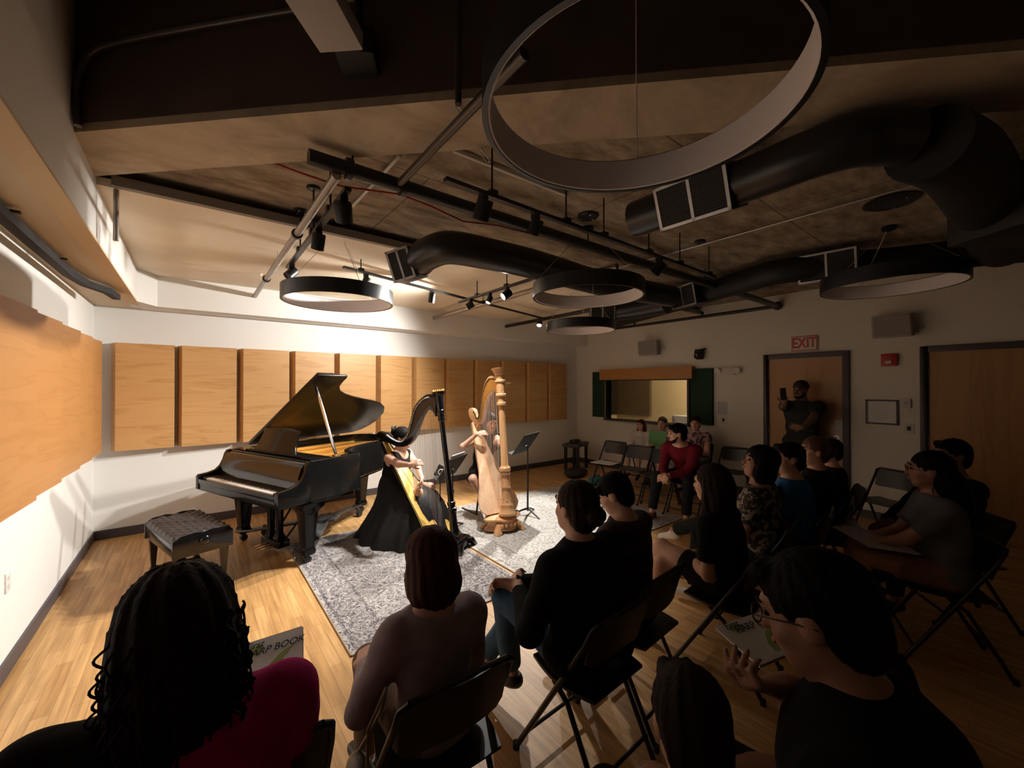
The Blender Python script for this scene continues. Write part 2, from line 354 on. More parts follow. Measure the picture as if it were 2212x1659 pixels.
# booth beyond the glass
m = MB(); X2 = XR + 1.5
m.bx(X2, X2 + .08, 2.6, YB, 0, 3.0).bx(XR + .12, X2, 2.55, 2.6, 0, 3.0).bx(XR + .12, X2, YB, YB + .05, 0, 3.0).bx(XR + .12, X2, 2.6, YB, 2.5, 2.55)
st(m, 'wall_booth', M['wall_warm'])
b_ = empty('dark_panel', (X2 - .06, 4.75, 1.0), 0, 'dark grey panel added to darken the left of the control booth behind the glass', 'acoustic panel')
MB().bx(-.03, .05, .62, 1.5, 0, 1.1).build('panel_face', mat('booth_grey', (.13, .11, .09), .9), b_)  # added panel that darkens the left part of the booth
b_ = empty('dark_panel', (XR + .8, YB - .06, 1.0), 0, 'black panel added to darken the left end wall of the control booth', 'acoustic panel')
MB().bx(-.6, .6, -.0, .05, 0, 1.1).build('panel_face', M['black_matte'], b_)  # added black sheet that darkens the booth's end wall
b_ = empty('mixing_desk', (XR + .45, 4.3, 0), 0, 'low desk with equipment under the control booth window', 'desk')
m = MB(); m.bx(-.28, .28, -.8, .9, .9, .96).bx(-.25, .25, -.75, -.7, 0, .9).bx(-.25, .25, .8, .85, 0, .9); m.build('desk_top', M['black_matte'], b_)
m = MB(); m.box((-.1, -.35, 1.06), (.25, .34, .16)); m.build('screen_unit', M['paper_grey'], b_)
lb = bpy.data.lights.new('booth_fill_light', 'POINT'); lb.energy = 34; lb.color = (1, .72, .35); lb.shadow_soft_size = .15  # unseen warm light added to brighten the booth interior
lo = bpy.data.objects.new('booth_fill_light', lb); COL.objects.link(lo); lo.location = (XR + .8, 3.25, 1.9)
v = empty('wooden_valance', (XR, 4.55, 1.82), 0, 'long wooden valance box above the dark control booth window', 'valance')
MB().bx(-.13, 0, -1.0, 1.0, 0, .215).build('valance_board', M['wood_panel_y'], v, bevel=.003)
for (y0, y1, lab) in ((5.44, 5.80, 'dark green fabric shutter left of the control booth window'), (3.24, 3.64, 'dark green fabric shutter right of the control booth window')):
    g = empty('acoustic_shutter', (XR, (y0 + y1) / 2, 1.04), 0, lab, 'acoustic panel', None)
    MB().bx(-.06, 0, -(y1 - y0) / 2, (y1 - y0) / 2, 0, .95).build('fabric_face', M['green'], g, bevel=.004)

# ---------------------------------------------------------------- wooden acoustic panels
ed = [-.733, -.165, .442, 1.036, 1.614, 2.22, 2.81, 3.407, 3.997, 4.60, 5.23, 5.82, 6.40]
ords = ['leftmost, beside the corner', 'second from the corner', 'third from the corner, behind the piano lid hinge', 'fourth from the corner, behind the raised lid', 'fifth from the corner, right of the raised lid tip', 'sixth from the corner, behind the black harp', 'seventh from the corner, right of the black harp column', 'eighth from the corner, left of the pale harp', 'ninth from the corner, behind the pale harp', 'tenth from the corner, right of the pale harp', 'second from the right end', 'rightmost, near the exit wall']
Z0, Z1 = .975, 2.17
for i in range(12):
    a, b = ed[i] + .012, ed[i + 1] - .012; cxx = (a + b) / 2; hw_ = (b - a) / 2
    o = empty('wood_wall_panel', (cxx, YB, Z0), 0, 'tan plywood acoustic panel on the back wall, ' + ords[i], 'wall panel', 'plywood panels along the back wall')
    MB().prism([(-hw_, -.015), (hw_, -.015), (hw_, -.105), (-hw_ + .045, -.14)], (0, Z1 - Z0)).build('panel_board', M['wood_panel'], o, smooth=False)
eL = [-.6, .4, 1.3, 2.2, 3.05, 3.86, 4.48, 5.11, 5.65, 6.15]
lordL = ['nearest the camera, outside the lamps', 'second nearest', 'third nearest', 'fourth nearest', 'cut by the left edge of the photo', 'second from the left edge of the photo', 'third from the left edge of the photo', 'next but one to the corner', 'next to the corner']
for i in range(9):
    a, b = eL[i] + .004, eL[i + 1] - .004; hw_ = (b - a) / 2
    if b < 3.3: continue
    o = empty('wood_wall_panel', (XL, (a + b) / 2, Z0), 0, 'orange plywood acoustic panel on the left wall, ' + lordL[i], 'wall panel', 'plywood panels along the left wall')
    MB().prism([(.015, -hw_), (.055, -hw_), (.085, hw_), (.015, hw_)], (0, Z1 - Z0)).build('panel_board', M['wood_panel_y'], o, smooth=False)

# ---------------------------------------------------------------- rugs
def rug(x0, x1, y0, y1, lab, lo_, hi_):
    o = MB().bx(-(x1 - x0) / 2, (x1 - x0) / 2, -(y1 - y0) / 2, (y1 - y0) / 2, 0, .010)
    e = empty('area_rug', ((x0 + x1) / 2, (y0 + y1) / 2, 0), 0, lab, 'rug')
    o.build('rug_pile', rug_mat('rug_' + str(round(x0, 1)), (x1 - x0) / 2, (y1 - y0) / 2, lo_, hi_), e)
    hx, hy = (x1 - x0) / 2, (y1 - y0) / 2
    MB().tube([(-hx, -hy, .005), (hx, -hy, .005), (hx, hy, .005), (-hx, hy, .005), (-hx, -hy, .005)], .007, 6, cap=False).build('bound_edge', mat('rug_binding', (.35, .26, .16), .8), e)
rug(.78, 2.24, 2.62, 4.87, 'grey patterned rug under the black harp', (.07, .06, .07), (.47, .44, .42))
rug(2.285, 4.97, 2.73, 4.93, 'paler grey patterned rug under the pale wooden harp', (.22, .205, .195), (.66, .63, .59))

# ---------------------------------------------------------------- wall fittings on the exit wall
def wy(px, py): p = ux(px, py, XR); return p.y, p.z
e = empty('exit_sign', (XR, 1.96, 2.19), 0, 'white exit sign with red letters above the door', 'exit sign')
MB().bx(-.03, 0, -.155, .155, 0, .21).build('sign_box', M['white_plastic'], e, bevel=.004)
m = MB()
for y0, y1, z0, z1 in ((-.15, -.144, .012, .2), (.144, .15, .012, .2), (-.15, .15, .006, .014), (-.15, .15, .196, .204)): m.bx(-.034, -.028, y0, y1, z0, z1)
m.build('red_outline', M['exit_red'], e)
mt = Matrix.Translation((-.033, 0, .105)) @ Matrix.Rotation(-PI / 2, 4, 'Z') @ Matrix.Rotation(PI / 2, 4, 'X') @ Matrix.Diagonal((.88, 1.25, 1, 1))
text_mesh('lettering', 'EXIT', .16, mt, M['exit_red'], e, .002, bold=.0025).data.update()
def speaker(y, z, w_, h_, d_, yaw, lab, nm='wall_speaker'):
    e = empty(nm, (XR, y, z), 0, lab, 'speaker')
    rot = Matrix.Rotation(R(yaw), 3, 'Z') @ Matrix.Rotation(R(-8), 3, 'Y')
    MB().box((-.06 - d_ / 2, 0, 0), (d_, w_, h_), rot).build('cabinet', M['grey_box'], e, bevel=.012)
    MB().box((-.06 - d_ - .003, 0, 0), (.008, w_ * .92, h_ * .92), rot).build('speaker_grille', mat('speaker_cloth', (.3, .27, .26), .9), e)
    MB().tube([(0, 0, 0), (-.07, 0, 0)], .02, 8).build('wall_bracket', M['grey_box'], e)
    MB().tube([(-.08, -w_ / 2 + .02, .0), (-.06, -w_ / 2 - .04, .03), (-.03, -w_ / 2 - .07, -.02), (-.004, -w_ / 2 - .06, -.05)], .005, 6).build('cable', M['white_plastic'], e)
speaker(4.36, 2.40, .34, .27, .17, 12, 'small grey loudspeaker on the exit wall above the booth window')
speaker(1.02, 2.42, .36, .27, .15, -4, 'larger grey loudspeaker high on the wall between the two doors')
y_, z_ = wy(1520, 762)
e = empty('wall_camera', (XR, y_, z_), 0, 'small black swivel camera on the exit wall', 'camera')
MB().box((-.10, .03, -.03), (.12, .11, .15), Matrix.Rotation(R(15), 3, 'Y')).build('camera_body', M['black_matte'], e, bevel=.01)
MB().tube([(0, -.03, .06), (-.08, -.03, .05), (-.1, 0, .0)], .016, 8).build('wall_arm', M['black_matte'], e)
MB().lathe([(.03, 0), (.03, .03), (.02, .035)], (-.16, .03, -.04), (-1, 0, -.2)).build('lens', M['gloss'], e)
y_, z_ = wy(1575, 801)
e = empty('emergency_light', (XR, y_, z_), 0, 'white twin-head emergency light right of the booth shutters', 'emergency light')
MB().bx(-.06, 0, -.11, .11, -.06, .05).build('battery_box', M['white_plastic'], e, bevel=.008)
for s_ in (-1, 1): MB().lathe([(.03, 0), (.045, .03), (.05, .06)], (-.03, s_ * .15, .01), (-1, 0, -.25), 16).build('lamp_head', M['white_plastic'], e)
e = empty('fire_alarm', (XR, 1.07, 2.015), 0, 'red fire alarm strobe beside the second door', 'fire alarm')
MB().bx(-.05, 0, -.075, .075, -.075, .075).build('alarm_body', M['red'], e, bevel=.008)
MB().bx(-.08, -.05, -.03, .03, -.045, -.01).build('strobe', M['white_plastic'], e, bevel=.008)
e = empty('framed_certificate', (XR, 1.145, 1.365), 0, 'framed white certificate hanging between the doors', 'picture frame')
m = MB(); a, t = .155, .02
m.bx(-.02, 0, -a, -a + t, -.155, .155).bx(-.02, 0, a - t, a, -.155, .155).bx(-.02, 0, -a, a, -.155, -.155 + t).bx(-.02, 0, -a, a, .155 - t, .155); m.build('picture_frame', M['frame'], e)
MB().bx(-.01, -.002, -a + t, a - t, -.135, .135).build('printed_sheet', M['paper'], e)
m = MB()
for k in range(9): m.bx(-.0112, -.0105, -.1 + .02 * (k % 3), .1 - .015 * (k % 2), .1 - k * .024, .103 - k * .024)
m.build('text_lines', mat('print_grey', (.35, .35, .35), .8), e)
e = empty('thermostat', (XR, .925, 1.485), 0, 'small white thermostat right of the certificate', 'thermostat')
MB().bx(-.03, 0, -.045, .045, -.055, .055).build('thermostat_case', M['white_plastic'], e, bevel=.005)
MB().bx(-.032, -.03, -.025, .01, -.03, .02).build('display', M['grey_box'], e)
for (y, z, w_, h_, lab, nm) in ((3.10, 1.33, .16, .22, 'white paper notice on the wall below the emergency light', 'paper_notice'), (1.555, 1.075, .11, .32, 'white paper notice taped on the exit door', 'paper_notice')):
    dx = -.022 if 'door' in lab else 0
    e = empty(nm, (XR + dx, y, z), 0, lab, 'notice'); MB().bx(-.003, 0, -w_ / 2, w_ / 2, -h_ / 2, h_ / 2).build('sheet', M['paper'] if dx else M['paper_grey'], e)
    m = MB()
    for k in range(7): m.bx(-.0045, -.003, -w_ * .38, w_ * (.38 - .06 * (k % 3)), h_ * (.36 - k * .11) - .003, h_ * (.36 - k * .11))
    m.build('text_lines', MATS['print_grey'], e)
for (y, z, lab) in ((3.08, 1.14, 'light switch plate below the wall notice'), (.90, 1.18, 'blank light switch plate near the second door')):
    e = empty('light_switch', (XR, y, z), 0, lab, 'light switch')
    MB().bx(-.01, 0, -.045, .045, -.06, .06).build('switch_plate', M['white_plastic'], e, bevel=.003); MB().bx(-.018, -.01, -.015, .015, -.025, .025).build('toggle', M['black_matte'], e)
p = ux(14, 1258, XL)
e = empty('wall_outlet', (XL, p.y, p.z), 0, 'white power outlet low on the left wall', 'outlet')
MB().bx(0, .008, -.035, .035, -.057, .057).build('outlet_plate', M['ivory'], e, bevel=.002)
m = MB(); m.bx(.008, .0095, -.016, .016, .012, .036).bx(.008, .0095, -.016, .016, -.036, -.012); m.build('sockets', M['white_plastic'], e)

# ---------------------------------------------------------------- overhead pipes, ducts, tracks
def pipe(nm, pts, r, m, lab, cat='pipe', seg=14, ext=None):
    a = Vector(pts[0]); e = empty(nm, a, 0, lab, cat)
    MB().tube([Vector(p) - a for p in pts], r, seg).build('pipe_run', m, e); return e
def clamp(e, p, axis, r):
    MB().lathe([(r, -.018), (r * 1.35, -.016), (r * 1.35, .016), (r, .018)], Vector(p) - e.location, axis, 16).build('clamp', M['black'], e)
ZP = 2.87
e = pipe('overhead_pipe', [(.46, 2.28, ZP), (XR - .03, 2.28, ZP)], .040, M['black'], 'long black main pipe crossing under the concrete ceiling to the exit wall')
clamp(e, (.66, 2.28, ZP), (1, 0, 0), .042); clamp(e, (.97, 2.28, ZP), (1, 0, 0), .042); clamp(e, (XR - .06, 2.28, ZP), (1, 0, 0), .045)
MB().tube([(0, 0, 0), (.0, 0, 0), (.05, 0, 0)], [.05, .056, .056], 14).build('end_cap', M['black'], e)
for x in (.68, 2.6, 4.6): MB().tube([(x - .46, 0, .03), (x - .46, 0, ZS - ZP)], .006, 6).build('hanger_rod', M['black'], e)
e = pipe('branch_pipe', [(.60, 2.28, ZP - .05), (.60, 5.98, ZP - .05)], .026, M['pipe_grey'], 'grey branch pipe running from the black main pipe to the lit soffit')
clamp(e, (.6, 3.35, ZP - .05), (0, 1, 0), .028); clamp(e, (.6, 4.95, ZP - .05), (0, 1, 0), .028)
MB().tube([(0, 1.95, 0), (0, 1.95, ZS - ZP)], .004, 6).build('hanger_rod', M['steel'], e)
m = MB(); m.tube([(0, 2.9, .02), (0, 2.9, .06)], .01, 8); m.tube([(-.02, 2.9, .06), (-.028, 2.9, .085), (0, 2.9, .115), (.028, 2.9, .085), (.02, 2.9, .06)], .004, 6); m.lathe([(.014, .11), (.02, .115), (.02, .12)], (0, 2.9, 0)); m.build('sprinkler_head', M['brass'], e)
pipe('angled_pipe', [(.94, 2.30, ZP), (.92, 1.10, ZP)], .022, M['pipe_dark'], 'grey pipe running from the main pipe toward the camera beside the big ring')
pipe('far_pipe', [(3.08, 5.98, 2.80), (3.08, 2.35, 2.80)], .030, M['pipe_grey'], 'grey sprinkler pipe behind the lit spotlights')
pipe('short_pipe', [(4.55, 5.98, 2.80), (4.55, 3.6, 2.80)], .030, M['black'], 'dark pipe ending behind the smallest ring light')
e = pipe('wall_pipe', [(6.55, 5.3, 2.83), (6.55, 2.28, 2.83)], .026, M['black'], 'dark pipe running along the top of the exit wall')
for y in (4.6, 3.3): MB().lathe([(.012, .02), (.03, .05), (.008, .09)], (0, y - 5.3, 0)).build('sprinkler_head', M['black'], e)
pipe('thin_conduit', [(3.72, 3.3, ZS - .03), (3.72, -.6, ZS - .03)], .010, M['steel'], 'thin silver conduit under the slab on the right side', 'conduit')
pipe('ceiling_conduit', [(3.05, 6, 0), (3.05, 6, .01)] and [uz(865, 335, ZS - .02), uz(762, 445, ZS - .02)], .010, M['white_plastic'], 'short pale conduit on the slab behind the main pipe', 'conduit')
pipe('unistrut_rail', [uz(980, 325, ZS - .02), uz(1225, 422, ZS - .02)], .012, M['white_plastic'], 'pale thin rail on the slab beside the big ring', 'rail')
pts = [uz(590, 351, 3.0), uz(645, 372, 2.98), uz(700, 391, 2.93), uz(740, 403, 2.92), uz(800, 411, 2.93), uz(865, 420, 2.94), uz(930, 445, 2.94), uz(1000, 478, 2.94), uz(1075, 487, 2.96), uz(1160, 508, 3.0)]
pipe('red_cable', pts, .006, M['wire_red'], 'thin red cable drooping under the ceiling by the main pipe', 'cable', 6)
# pipe along the dark upper ceiling + down the left
pts = [uz(640, 20, 3.5), uz(420, 50, 3.5), uz(240, 80, 3.5), uz(185, 115, 3.45), uz(168, 190, 3.2), uz(168, 275, 3.0)]
pl = lambda x, y, s_=2.40: ud(x, y, s_ / (ray(x, y)[0] + ray(x, y)[1]))
pts = [pl(*q) for q in ((168, 272), (165, 235), (166, 190), (174, 145), (190, 118), (215, 101), (260, 88), (330, 74), (450, 52), (560, 33), (700, 10), (800, -10))]
pipe('upper_pipe', pts, .016, M['pipe_dark'], 'dark pipe bending along the unlit upper ceiling at top left')
pipe('hanging_rod', [pl(990, 226), pl(990, 226) + Vector((0, 0, .6))], .014, M['pipe_dark'], 'dark vertical pipe at the top centre beside the big ring')
pipe('drop_rod', [Vector((-.385, 3.52, ZS - .01)), Vector((-.385, 3.52, 2.60))], .014, M['pipe_grey'], 'short grey rod hanging at the left end of the plaster ceiling', 'rod')
# black cable tray under the left soffit
tr = [Vector((-.74, 1.6, 2.53)), Vector((-.74, 2.6, 2.53)), Vector((-.74, 3.6, 2.53)), Vector((-.735, 4.4, 2.53)), Vector((-.70, 4.75, 2.53)), Vector((-.60, 5.02, 2.53)), Vector((-.575, 5.3, 2.53))]
e = empty('curtain_track', tr[0], 0, 'black curved curtain track under the soffit along the left wall', 'curtain track')
m = MB()
for i in range(len(tr) - 1): m.bar(tr[i] - tr[0], tr[i + 1] - tr[0] + (tr[i + 1] - tr[i]).normalized() * .01, .055, .05)
m.build('track_channel', M['black_matte'], e)
for k in (2.1, 3.1, 4.05): MB().bx(-.04, .06, k - 1.6 - .012, k - 1.6 + .012, .02, .03).build('bracket', M['black'], e)
MB().bx(-.05, .05, -.5, .72, -.045, .045).build('motor_cover', M['steel'], e, bevel=.01)
# wall-cream slot lines above the left soffit
st(MB().bx(-.56, -.47, -3.0, 5.9, ZC + .12, ZC + .14), 'trim_8', M['wall'])

# ducts
def duct(nm, path, r, lab, grille=None, seg=28, mt=None):
    a = Vector(path[0]); e = empty(nm, a, 0, lab, 'air duct')
    P_ = [Vector(p) - a for p in path]
    # smooth the path (Catmull-Rom)
    out = []
    for i in range(len(P_) - 1):
        p0, p1, p2, p3 = P_[max(i - 1, 0)], P_[i], P_[i + 1], P_[min(i + 2, len(P_) - 1)]
        for k in range(8):
            t = k / 8; out.append(.5 * ((2 * p1) + (p2 - p0) * t + (2 * p0 - 5 * p1 + 4 * p2 - p3) * t * t + (3 * p1 - p0 - 3 * p2 + p3) * t ** 3))
    out.append(P_[-1])
    MB().tube(out, r, seg).build('duct_tube', mt or M['duct'], e)
    return e, out
def register(e, c, ax, up, w_, h_, l_, n=2):
    # rectangular register box with slatted face on the side `up`
    z = Vector(ax).normalized(); y = Vector(up); y = (y - z * y.dot(z)).normalized(); x = y.cross(z)
    rot = Matrix((x, y, z)).transposed(); c = Vector(c)
    MB().box(c, (w_, h_, l_), rot).build('register_box', M['duct'], e, bevel=.006)
    m = MB(); fr = .018
    f0 = c + y * (h_ / 2 + .004)
    for sx in (-1, 1): m.box(f0 + x * sx * (w_ / 2 - fr / 2), (fr, .012, l_), rot)
    for k in range(n + 1): m.box(f0 + z * (-l_ / 2 + fr / 2 + (l_ - fr) * k / n), (w_, .012, fr), rot)
    m.build('register_frame', M['steel'], e)
    MB().box(f0 - y * .001, (w_ - fr, .006, l_ - fr), rot).build('register_back', M['grille'], e)
    m = MB(); K = 14
    for k in range(K): m.box(f0 + y * .001 + x * (w_ - 2 * fr) * ((k + .5) / K - .5), (.004, .008, l_ - 2 * fr), rot @ Matrix.Rotation(.5, 3, 'Z'))
    m.build('louvers', M['black_matte'], e)
tocam = lambda p: (Vector((0, 0, CAM_H)) - Vector(p))
# S-duct
e, out = duct('round_duct', [uz(902, 566, 2.72), uz(925, 548, 2.745), uz(970, 535, 2.76), uz(1050, 548, 2.76), uz(1160, 573, 2.76), uz(1300, 612, 2.76), uz(1450, 640, 2.76)], .125, 'dark S-shaped round duct over the stage between the ring lights')
c0 = uz(880, 573, 2.70) - e.location
register(e, c0, Vector(out[0]) - Vector(c0), (-.75, -.35, -.25), .25, .25, .20)
MB().lathe([(.11, 0), (.128, .0), (.128, .05), (.125, .05)], out[0], out[1] - out[0], 28).build('collar', M['duct'], e)
# right duct with open end
d_ = uz(1850, 345, 2.80) - uz(1370, 472, 2.80)
e, out = duct('round_duct', [uz(1372, 474, 2.82), uz(1425, 455, 2.82), uz(1600, 394, 2.82), uz(1740, 338, 2.82), uz(1850, 304, 2.82), uz(1960, 298, 2.82)], .115, 'dark round duct with an open end behind the big ring light')
c0 = uz(1512, 426, 2.82) - e.location
register(e, c0, Vector(out[9]) - Vector(out[0]), (-.9, .0, -.35), .25, .25, .42)
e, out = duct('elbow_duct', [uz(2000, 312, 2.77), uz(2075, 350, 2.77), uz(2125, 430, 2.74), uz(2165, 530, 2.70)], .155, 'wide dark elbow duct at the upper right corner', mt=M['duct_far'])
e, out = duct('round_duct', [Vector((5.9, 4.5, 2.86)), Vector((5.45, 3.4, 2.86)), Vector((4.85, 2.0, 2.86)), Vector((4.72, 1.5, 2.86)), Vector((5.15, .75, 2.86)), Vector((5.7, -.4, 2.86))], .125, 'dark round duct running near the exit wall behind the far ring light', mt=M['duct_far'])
c0 = uz(1790, 575, 2.86) - e.location; c0.z = 0
register(e, c0, (-.1, 1, 0), (-.95, 0, -.2), .27, .27, .45)
c0 = uz(1493, 637, 2.86) - e.location; c0.z = 0
register(e, c0, (.4, 1, 0), (-.95, .2, -.2), .27, .27, .45)
e, out = duct('short_duct', [uz(1290, 676, 2.75), uz(1370, 668, 2.75), uz(1440, 655, 2.76)], .13, 'short dark duct with a register behind the smallest ring light')
register(e, uz(1300, 674, 2.74) - e.location, (.6, -.6, 0), (-.8, -.4, -.3), .26, .24, .34)

e = empty('air_handler', ud(2215, 440, 2.25), R(-38), 'dark air handling box at the far right edge under the ceiling', 'air handler')
MB().bx(-.17, .3, -.2, .25, -.16, .18).build('unit_case', M['duct_far'], e, bevel=.01); MB().bx(-.1, .25, -.203, -.2, .02, .10).build('access_panel', M['duct'], e)
# ceiling discs on the slab (speakers) with rods
def disc(px, py, r, lab, z=ZS - .012, lk=None):
    p = uz(px, py, z) if px else lk
    e = empty('ceiling_plate', p, 0, lab, 'ceiling plate'); MB().lathe([(r * .96, .012), (r, 0), (r * .9, -.008), (.01, -.012)], (0, 0, 0), (0, 0, 1), 28).build('plate_disc', M['black'], e)
    m = MB()
    for k in range(3): m.ell((r * .65 * math.cos(k * 2.1), r * .65 * math.sin(k * 2.1), -.012), (.006, .006, .004), 8, 6)
    m.build('screws', M['chrome'], e)
disc(1270, 468, .085, 'round black ceiling plate behind the main pipe, centre')
disc(736, 490, .09, 'round dark ceiling plate left of the S-shaped duct')
disc(1512, 523, .05, 'small round black ceiling plate above the black track end')
disc(1925, 437, .16, 'large round black ceiling plate at the right')
disc(1122, 118, .08, 'round black plate on the dark ceiling seen through the big ring', 3.3)

# tracks and spotlights
def track(a, b, lab, rods=(), nm='light_track'):
    a = Vector(a); b = Vector(b); e = empty(nm, a, 0, lab, 'light track')
    MB().bar((0, 0, 0), b - a, .034, .022).build('track_bar', M['black'], e)
    for t in rods:
        p = (b - a) * t; MB().tube([p, (p.x, p.y, ZS - a.z if (a + p).y < 3.45 else ZC - a.z)], .006, 6).build('hanger_rod', M['black'], e)
        MB().box(p + Vector((0, 0, .015)), (.05, .05, .03)).build('rod_clamp', M['black'], e)
    return e
T5 = ((1.02, 1.86, 2.76), (4.02, 1.9, 2.76))
track(*T5, 'long black light track in front of the main pipe', (.1, .3, .43, .62, .78, .96))
T7 = (uz(752, 408, 2.72), uz(622, 578, 2.72))
track(*T7, 'black light track beside the grey branch pipe', (.2, .45, .7))
T8 = (uz(742, 577, 2.80), uz(1182, 690, 2.80))
track(*T8, 'thin black track hung under the plaster ceiling', (.05, .55))
track((2.60, 4.38, 2.74), (2.60, 2.75, 2.74), 'black track carrying the lit spotlights over the stage', (.25, .6, .85))
T5 = tuple(Vector(v) for v in T5)
def spot(p, tgt, lab, lit=0., size=.042, L=.115, cone=95, group=None, blend=.7):
    p = Vector(p); e = empty('track_spotlight', p, 0, lab, 'spotlight', group)
    d = (Vector(tgt) - p).normalized()
    c = Vector((0, 0, -.075))
    MB().bx(-.02, .02, -.02, .02, -.035, 0).build('track_adapter', M['black'], e)
    MB().tube([(0, 0, -.03), (0, 0, -.06), c - d * .02], .008, 8).build('swivel', M['black'], e)
    hs_ = MB().lathe([(size * .95, -L * .45), (size, -L * .4), (size, L * .55), (size * .86, L * .55), (size * .84, L * .46)], c, d, 24).build('lamp_housing', M['black'], e)
    mm = M['bulb'] if lit > 0 else M['grille']
    MB().lathe([(size * .83, L * .455), (size * .83, L * .47)], c, d, 24).build('lamp_lens', mm, hs_)
    if lit > 0:
        l = bpy.data.lights.new('spot_beam', 'SPOT'); l.energy = lit; l.color = (1, .95, .88); l.spot_size = R(cone); l.spot_blend = blend; l.shadow_soft_size = .028
        lo = bpy.data.objects.new('spot_beam', l); COL.objects.link(lo); lo.location = p + c + d * (L * .5 + .012); lo.rotation_euler = d.to_track_quat('-Z', 'Y').to_euler()
    return e

def pxof(p):
    d = np.array([p[0], p[1], p[2] - CAM_H]); return 1106 + FPX * (d @ RT) / (d @ FW)
def on_track(tr_, px):
    a, b = tr_; best = min(range(201), key=lambda k: abs(pxof(a.lerp(b, k / 200)) - px)); return a.lerp(b, best / 200) + Vector((0, 0, -.011))

for px, tg, lab, r_, l_ in ((742, (1.2, 3.6, 1.0), 'largest unlit spotlight, highest on the track by the branch pipe', .046, .10), (688, (.6, 3.6, 1.2), 'unlit spotlight at the middle of the track by the branch pipe', .040, .10), (630, (-.3, 3.4, 1.6), 'unlit spotlight at the lower end of the track by the branch pipe', .038, .095)):
    spot(on_track(T7, px), tg, lab, 0, r_, l_)
spot(on_track(T8, 790), (.6, 4, 1), 'unlit spotlight on the thin track above the left ring light', 0, .036, .09)
spot(on_track(T8, 932), (2.2, 5, .6), 'unlit spotlight on the thin track between ring and register', 0, .038, .11)
spot(on_track(T5, 1042), (1.3, 2.9, 1), 'unlit spotlight on the long track above the main pipe, left', 0, .045, .11)
spot(on_track(T5, 1158), (1.6, 2.9, 1.3), 'unlit spotlight on the long track, second from the left', 0, .038, .09)
spot(on_track(T5, 1424), (2.5, 3.2, 1.3), 'unlit spotlight on the long track near its right end', 0, .045, .11)
for k_, (t_, w_) in enumerate(((.2, 'highest'), (.45, 'middle'), (.7, 'lowest'))):
    q_ = Vector(T7[0]).lerp(Vector(T7[1]), t_)
    if q_.y < 3.45: disc(0, 0, .045, 'small round ceiling plate holding the track by the branch pipe, ' + w_ + ' of three', lk=Vector((q_.x, q_.y, ZS - .012)))
LP = 1.35
spot(Vector((2.60, 4.12, 2.735)), (.4, 5.8, 1.1), 'lit spotlight nearest the soffit, over the stage', 205 * LP, .04, .09, 140, blend=.6)
spot(Vector((2.60, 3.72, 2.735)), (1.4, 3.9, .5), 'lit small spotlight second along the stage track', 150 * LP, .03, .08, 115)
spot(Vector((2.60, 3.40, 2.735)), (-.2, 4.1, .9), 'lit spotlight on the stage track nearest the S-shaped duct', 215 * LP, .042, .10, 88)
spot(on_track(T8, 1166), (3.0, 3.9, .0), 'lit spotlight on the far end of the thin track', 380 * LP, .042, .10, 66)

# ---------------------------------------------------------------- ring pendants
def ring(c, r, h, lab, wires=3, zt=ZS, cup=None, t=.016):
    e = empty('ring_pendant', c, 0, lab, 'pendant light', None)
    seg = 72
    m = MB(); m.mi = 0
    prof = [(r, 0), (r, h), (r - t, h), (r - t, 0)]
    vs = []
    for k in range(seg):
        a = 2 * PI * k / seg
        for (q, z) in prof: vs.append((q * math.cos(a), q * math.sin(a), z))
    fs0 = []; n = 4
    for k in range(seg):
        k2 = (k + 1) % seg
        for j in (0, 1, 3): fs0.append((k * n + j, k2 * n + j, k2 * n + (j + 1) % n, k * n + (j + 1) % n))
    m.add(vs, fs0); m.add([], [])
    fs1 = [(k * n + 2, ((k + 1) % seg) * n + 2, ((k + 1) % seg) * n + 3, k * n + 3) for k in range(seg)]
    m.f += fs1; m.m += [0] * len(fs1)
    m.build('outer_band', M['ring_out'], e)
    m = MB(); vs = []
    for k in range(seg):
        a = 2 * PI * k / seg
        for q, z in ((r - t - .001, .003), (r - t - .001, h - .003), (r - t - .007, h - .006), (r - t - .007, .006)): vs.append((q * math.cos(a), q * math.sin(a), z))
    m.add(vs, [(k * 4 + j, ((k + 1) % seg) * 4 + j, ((k + 1) % seg) * 4 + (j + 1) % 4, k * 4 + (j + 1) % 4) for k in range(seg) for j in range(4)])
    m.build('inner_diffuser', M['ring_in'], e)
    for k in range(wires):
        a = 2 * PI * k / wires + .6
        MB().tube([((r - t / 2) * math.cos(a), (r - t / 2) * math.sin(a), h), (.03 * math.cos(a), .03 * math.sin(a), zt - c[2] - .02)], .0022, 5).build('suspension_wire', M['steel'], e)
    MB().lathe([(.05, zt - c[2] - .03), (.05, zt - c[2])], (0, 0, 0), (0, 0, 1), 18).build('ceiling_cup', M['black'], e)
    return e
ring((.994, 3.705, 2.412), .45, .115, 'ring pendant light over the piano, leftmost')
ring((2.63, 2.31, 2.44), .465, .115, 'ring pendant light in the middle, hanging below the S-shaped duct', 3)
ring((4.03, 3.66, 2.42), .45, .115, 'smallest looking ring pendant, farthest toward the exit wall corner', 3, ZS)
ring((4.62, .725, 2.52), .47, .12, 'far right ring pendant above the audience near the doors', 3)
ring((1.005, .70, 2.46), .445, .12, 'largest looking ring pendant, close overhead at the top of the photo', 3)
